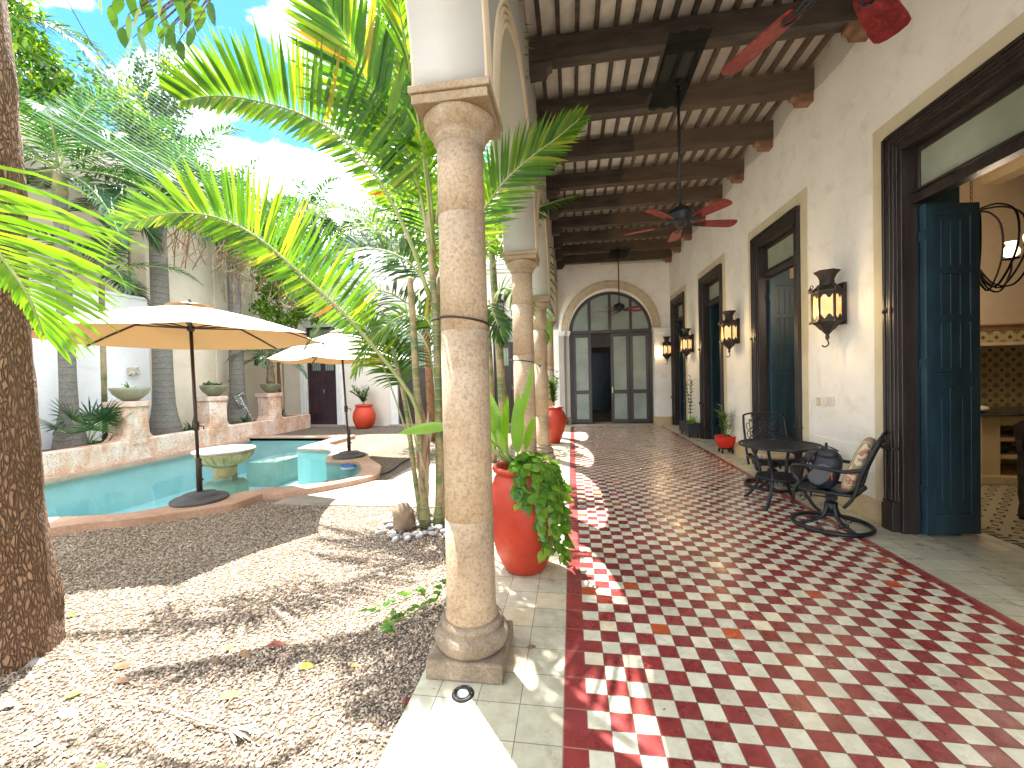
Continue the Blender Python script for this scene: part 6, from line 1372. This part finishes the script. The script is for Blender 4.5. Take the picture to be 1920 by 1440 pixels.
for k, (lb, (x, y), h_, n_f) in enumerate((('tall palm beyond the wall with dark fronds drooping against the sky at the top left', (-12.4, 7.6), 9.9, 13), ('tall palm beyond the wall, its thin fronds showing against bright cloud', (-11.8, 11.6), 8.0, 17), ('palm beyond the wall behind the strings, its crown level with the longest near frond', (-11.9, 9.6), 7.4, 17), ('palm beyond the wall near the courtyard corner with blue tinged fronds', (-11.4, 13.9), 6.8, 17), ('tall palm behind the courtyard house corner, its fronds seen under the longest near frond', (-10.4, 16.0), 8.6, 18), ('palm with thin arching fronds above the roof of the courtyard house', (-8.6, 16.4), 7.6, 17))):
    t = thing('tall_palm', lb, 'palm', (x, y, 0)); t['group'] = 'palms beyond the walls'
    MB().tube([(x, y, -.1), (x+.05, y, h_*.5), (x, y, h_)], [.16, .13, .11], 12).build('trunk', M['palmbark'], t)
    crown(t, (x, y, h_), n_f, 2.6, L['royal'], M['rachis'], 400+k, (70, -35), .62, 48, .050, .35, arch=.7)
# string net
b = MB(); n_s = 50
for k in range(n_s):
    f = k/(n_s-1); P0 = A(60+280*f**1.1, 214-180*f, 4.0+2.2*f); P1_ = A(455+180*f, 425-120*f, 8.3); mid = P0.lerp(P1_, .5)-V((0, 0, .05)); b.tube([P0, mid, P1_], .0022, 4)
for f in (.0, .12, .24): P0 = A(62+180*f, 200-60*f, 4.0); P1_ = A(455, 425-90*f, 8.3); b.tube([P0, P1_], .006, 4)
tag(b.build('string_net', plain('pale string', (.30, .40, .42), .7)), 'net of fine pale parallel strings stretched from the big trunk across the palms', 'string net')
tag(MB().tube(catmull([A(120, -10, 7.0), A(180, 95, 7.5), A(225, 150, 8), A(300, 215, 9)], 16), .010, 5).build('cable', M['black']), 'single dark cable crossing the sky above the white wall', 'cable')

# ================================================================ POTTED PLANTS
def bigleaf(b, p, d, n, Ln, w, droop, seg=7, fold=.25):
    d = V(d).normalized(); q = V(p); n = V(n); vs = []; W = d.cross(n).normalized()
    for i in range(seg+1):
        s = i/seg; ww = w/2*math.sin(math.pi*min(1, .04+.96*s)**.8)**.8 if s < 1 else 0; N2 = W.cross(d)
        vs += [q-W*ww-N2*ww*fold, q.copy(), q+W*ww-N2*ww*fold]; d = (d+V((0, 0, -droop*(i+1)/seg))).normalized(); q = q+d*Ln/seg
    b.add(vs, [f for i in range(seg) for f in ((3*i, 3*i+1, 3*i+4, 3*i+3), (3*i+1, 3*i+2, 3*i+5, 3*i+4))], True)
t = thing('broad_leaf_plant', 'upright plant with large bright green leaves growing in the tall pot by the near column', 'plant', (P1[0], P1[1], .82))
def BL(base, tip_, Y_, w, n=(0, -1, .2), droop=0, ptop=.4):
    p = A(base[0], base[1], Y_); q = A(tip_[0], tip_[1], Y_); d = q-p; m = p+d*ptop; b = MB(); bigleaf(b, m, d, n, d.length*(1-ptop), w, droop); lf = b.build('leaf', L['banana'], t); MB().tube([V((P1[0]+.3*(p.x-P1[0]), P1[1], .83)), p, m], [.013, .011, .008], 6).build('stalk', M['rachis'], lf)
BL((955, 855), (1003, 675), 3.46, .075, (-.6, -1, 0), 0, .30)
BL((970, 850), (972, 735), 3.40, .115, (.3, -1, .1), 0, .02)
BL((945, 850), (952, 740), 3.50, .10, (.8, -.6, .1), 0, .15)
BL((985, 850), (1000, 778), 3.52, .085, (.6, -.7, .3), .1, .1)
BL((940, 850), (912, 725), 3.55, .13, (.1, -1, .1), .05, .3)
BL((930, 850), (905, 790), 3.4, .10, (.1, -1, .3), .3, .2)
BL((935, 850), (932, 770), 3.6, .09, (-.5, -1, .1), .05, .1)
BL((948, 852), (935, 800), 3.35, .06, (.5, -1, .1), .2, .1)
BL((925, 845), (862, 800), 3.35, .10, (.1, -.6, .6), .5, .45)
# long leaf poking out left of the column
b = MB(); p = A(880, 795, 3.2); bigleaf(b, A(842, 797, 3.05), A(750, 803, 3.0)-A(842, 797, 3.05), (0, -.75, .65), .40, .105, .06); lf = b.build('leaf', L['banana'], t); MB().tube([V((P1[0], P1[1], .85)), A(880, 792, 3.2), A(842, 797, 3.05)], .008, 6).build('stalk', M['rachis'], lf)
# pothos
t = thing('pothos_vine', 'trailing vine of heart shaped green leaves spilling down the right side of the tall pot', 'plant', (P1[0], P1[1], .84))
def heart(b, p, d, n, s):
    d = V(d).normalized(); n = V(n); W = d.cross(n).normalized(); n = W.cross(d); o = [(0, 0), (-.15, .28), (.08, .48), (.45, .46), (.8, .22), (1.12, 0)]
    vs = []; 
    for u, w_ in o: vs += [p+d*u*s+W*w_*s-n*w_*s*.3, p+d*u*s+n*.0, p+d*u*s-W*w_*s-n*w_*s*.3]
    b.add(vs, [f for i in range(5) for f in ((3*i, 3*i+1, 3*i+4, 3*i+3), (3*i+1, 3*i+2, 3*i+5, 3*i+4))], True)
b = MB(); v_ = MB(); rnd = random.Random(14); c = V((P1[0], P1[1], 0))
for k in range(24):
    a = R_(rnd.uniform(-95, 35)); rim = c+V((.235*math.cos(a), .235*math.sin(a), .86)); out_ = V((math.cos(a), math.sin(a), 0)); z1 = rnd.choice([.05, .1, .25, .35, .5, .62]) if a > -1.2 else rnd.uniform(.5, .75)
    pts = [c+V((0, 0, .84)), rim+V((0, 0, .03)), rim+out_*.05+V((0, 0, -.10))]; zz_ = .70
    while zz_ > z1: pts.append(c+out_*(.30+.02*rnd.random())+V((rnd.uniform(-.03, .05), rnd.uniform(-.05, .05), zz_))); zz_ -= .12
    C_ = catmull(pts, 5*len(pts)); v_.tube(C_, .003, 5)
    for i in range(4, len(C_)-1, 2 if a > -1.3 else 3):
        q = C_[i]; d = V((out_.x*.3+rnd.uniform(-.7, .7), out_.y*.3+rnd.uniform(-.7, .5), -rnd.uniform(.3, 1.1))); s = rnd.uniform(.045, .075); q2 = q+out_*rnd.uniform(.01, .05); heart(b, q2, d, out_+V((0, -.5, .7)), s)
for k in range(46):
    a = rnd.uniform(-1.9, 1.2); r = rnd.uniform(.03, .27); q = c+V((r*math.cos(a), r*math.sin(a), .87+rnd.uniform(0, .12)*(1-r/.3)+.03)); heart(b, q, (math.cos(a), math.sin(a), -.3), (0, -.3, 1), rnd.uniform(.06, .10))
b.build('leaves', L['pothos'], t); v_.build('stems', M['rachis'], t)
b = MB(); v_ = MB(); t = thing('pothos_vine', 'vine with heart shaped leaves creeping over the gravel left of the near column base', 'plant', (-.95, 2.75, GZ))
pts = catmull([A(900, 1075, 3.05), A(840, 1095, 2.95), (-1.0, 2.85, .03), (-1.10, 2.68, .02), (-1.22, 2.52, .02), (-1.14, 2.42, .03)], 30); v_.tube(pts, .004, 5)
pts2 = catmull([pts[14], V((-1.12, 2.86, .05)), V((-1.28, 2.72, .04)), V((-1.38, 2.55, .05))], 16); v_.tube(pts2, .004, 5)
for P_ in (pts, pts2):
    for i in range(3, len(P_)): 
        q = P_[i]; heart(b, q+V((0, 0, rnd.uniform(.01, .06))), (rnd.uniform(-1, 1), rnd.uniform(-1, .5), rnd.uniform(-.2, .3)), (0, -.4, 1), rnd.uniform(.035, .055))
b.build('leaves', L['pothos'], t); v_.build('stems', M['rachis'], t)
def leafy(lab, c, n, h_, ls, seed, lm, spread=.25, nm='leafy_plant', w=.03, lean=(0, 0)):
    t = thing(nm, lab, 'plant', c); rnd = random.Random(seed); b = MB(); s_ = MB()
    for k in range(n):
        a = rnd.uniform(0, 6.28); r = rnd.uniform(.2, 1)*spread; top = V(c)+V((r*math.cos(a)+lean[0], r*math.sin(a)+lean[1], h_*rnd.uniform(.65, 1.05))); P_ = catmull([V(c), V(c)+V((r*.3*math.cos(a), r*.3*math.sin(a), h_*.4)), top], 12); s_.tube(P_, .005, 5)
        for i in range(3, 13):
            for q in (1, -1):
                a2 = a+q*1.5+rnd.uniform(-.5, .5); blade(b, P_[i], (math.cos(a2)*.7, math.sin(a2)*.7, .55), (-math.cos(a2)*.5, -math.sin(a2)*.5, .7), ls*rnd.uniform(.7, 1.15), w, .25, 3)
    b.build('leaves', lm, t); s_.build('stems', M['rachis'], t); return t
leafy('upright green leafy plant in the red jar between the far columns', (P2[0], P2[1], .84), 13, .80, .17, 3, L['plant'], .24, w=.045)
leafy('feathery dark leaved plant in the round orange red pot against the house', (P3[0], P3[1], .76), 12, .60, .22, 4, L['plant'], .50, w=.045)
leafy('sparse leafy plant in the shiny red bowl planter', (3.0, 8.78, .33), 4, .62, .16, 5, L['plant'], .18, w=.065, lean=(0, 0))
strap('long thin arching leaves in the shiny red bowl planter', (2.98, 8.70, .33), 9, .42, .016, 11, L['plant'], 'grassy_plant', droop=.5)
leafy('tall thin bamboo like plant in the black box planter', (2.95, 11.05, .33), 4, 1.25, .16, 6, L['areca_dark'], .12, 'tall_plant', .03)
strap('short bright strap leaved plant in the front of the black box planter', (2.92, 10.88, .33), 34, .26, .028, 12, L['lime'], 'strap_leaf_plant')

# ================================================================ LITTER ON THE GROUND
fl = [((1132), 1.0)]
spots = [(235, 1245, 'curled grey brown', .11, 30), (405, 1238, 'round brown', .07, 0), (432, 1212, 'small yellow green', .06, 80), (460, 1225, 'pinkish brown', .10, -15), (520, 1208, 'dark curled reddish', .11, 35), (577, 1246, 'yellow spotted', .10, 25), (665, 1247, 'tiny orange', .04, 10),
         (135, 1152, 'bright green', .07, 10), (715, 1074, 'dark grey', .10, 0), (230, 1275, 'dark brown', .07, 25), (140, 1300, 'pale green', .08, 70), (435, 1300, 'pale yellow', .11, 40), (60, 1240, 'whitish grey', .16, 15), (320, 1070, 'faded yellow', .05, 20), (130, 1335, 'grey stalk like', .12, 5),
         (15, 1320, 'purplish grey', .10, 40), (340, 1108, 'pale white', .05, 0), (190, 1435, 'small green', .05, 30), (1000, 1212, 'skeletal brown', .075, 20), (750, 1105, 'thin grey', .08, 80), (765, 1310, 'dark red', .07, 60)]
cols = {'green': (.16, .30, .03), 'yellow': (.55, .42, .08), 'brown': (.24, .14, .07), 'grey': (.36, .32, .27), 'pink': (.42, .28, .24), 'red': (.24, .07, .05), 'white': (.60, .56, .50), 'orange': (.62, .32, .05)}
for k, (px_, py_, ds, s, an) in enumerate(spots):
    z = .006 if px_ > 900 else GZ+.022; p = atz(px_, py_, z); b = MB(); rnd = random.Random(k); cl_ = next((cols[c] for c in cols if c in ds), (.3, .2, .1)); a = R_(an)
    bigleaf(b, p-V((math.cos(a), math.sin(a), 0))*s/2, (math.cos(a), math.sin(a), .12), (rnd.uniform(-.3, .3), -.5, 1), s, s*.42, .25, 6, rnd.uniform(-.6, .6))
    me_ = mat('litter '+ds, cl_, tuple(x*.55 for x in cl_), 30, .8, .3, 60); where = 'on the tiles beside the near column' if px_ > 900 else ('near the foot of the big tree' if px_ < 330 else ('in front of the palm clump' if py_ < 1110 else ('beside the tile edge' if px_ > 700 else 'on the sunlit gravel')))
    o = tag(b.build('fallen_leaf', me_), ds+' fallen leaf lying '+where, 'fallen leaf', 'leaves fallen on the ground'); 
b = MB().tube(catmull([atz(x, y, GZ+.03) for x, y in ((205, 1312), (260, 1318), (320, 1330), (380, 1352), (430, 1365))], 20), [.003+.0002*i for i in range(21)], 6)
for k in range(12): blade(b, atz(430, 1365, GZ+.03), (1, rnd.uniform(-.8, .3), rnd.uniform(0, .2)), (0, 0, 1), rnd.uniform(.1, .2), .012, .1, 3)
tag(b.build('dry_palm_stalk', mat('bleached stalk', (.42, .35, .28), (.28, .22, .17), 20, .8)), 'bleached dry palm stalk with frayed end lying on the near gravel', 'stalk')
tag(MB().tube(catmull([atz(672, 1375, GZ+.03), atz(700, 1374, GZ+.035), atz(735, 1378, GZ+.03)], 8), .006, 6, flat=.5).build('fallen_leaf', bpy.data.materials['bleached stalk']), 'white ribbon like dry leaf beside the tile edge at the bottom', 'fallen leaf')
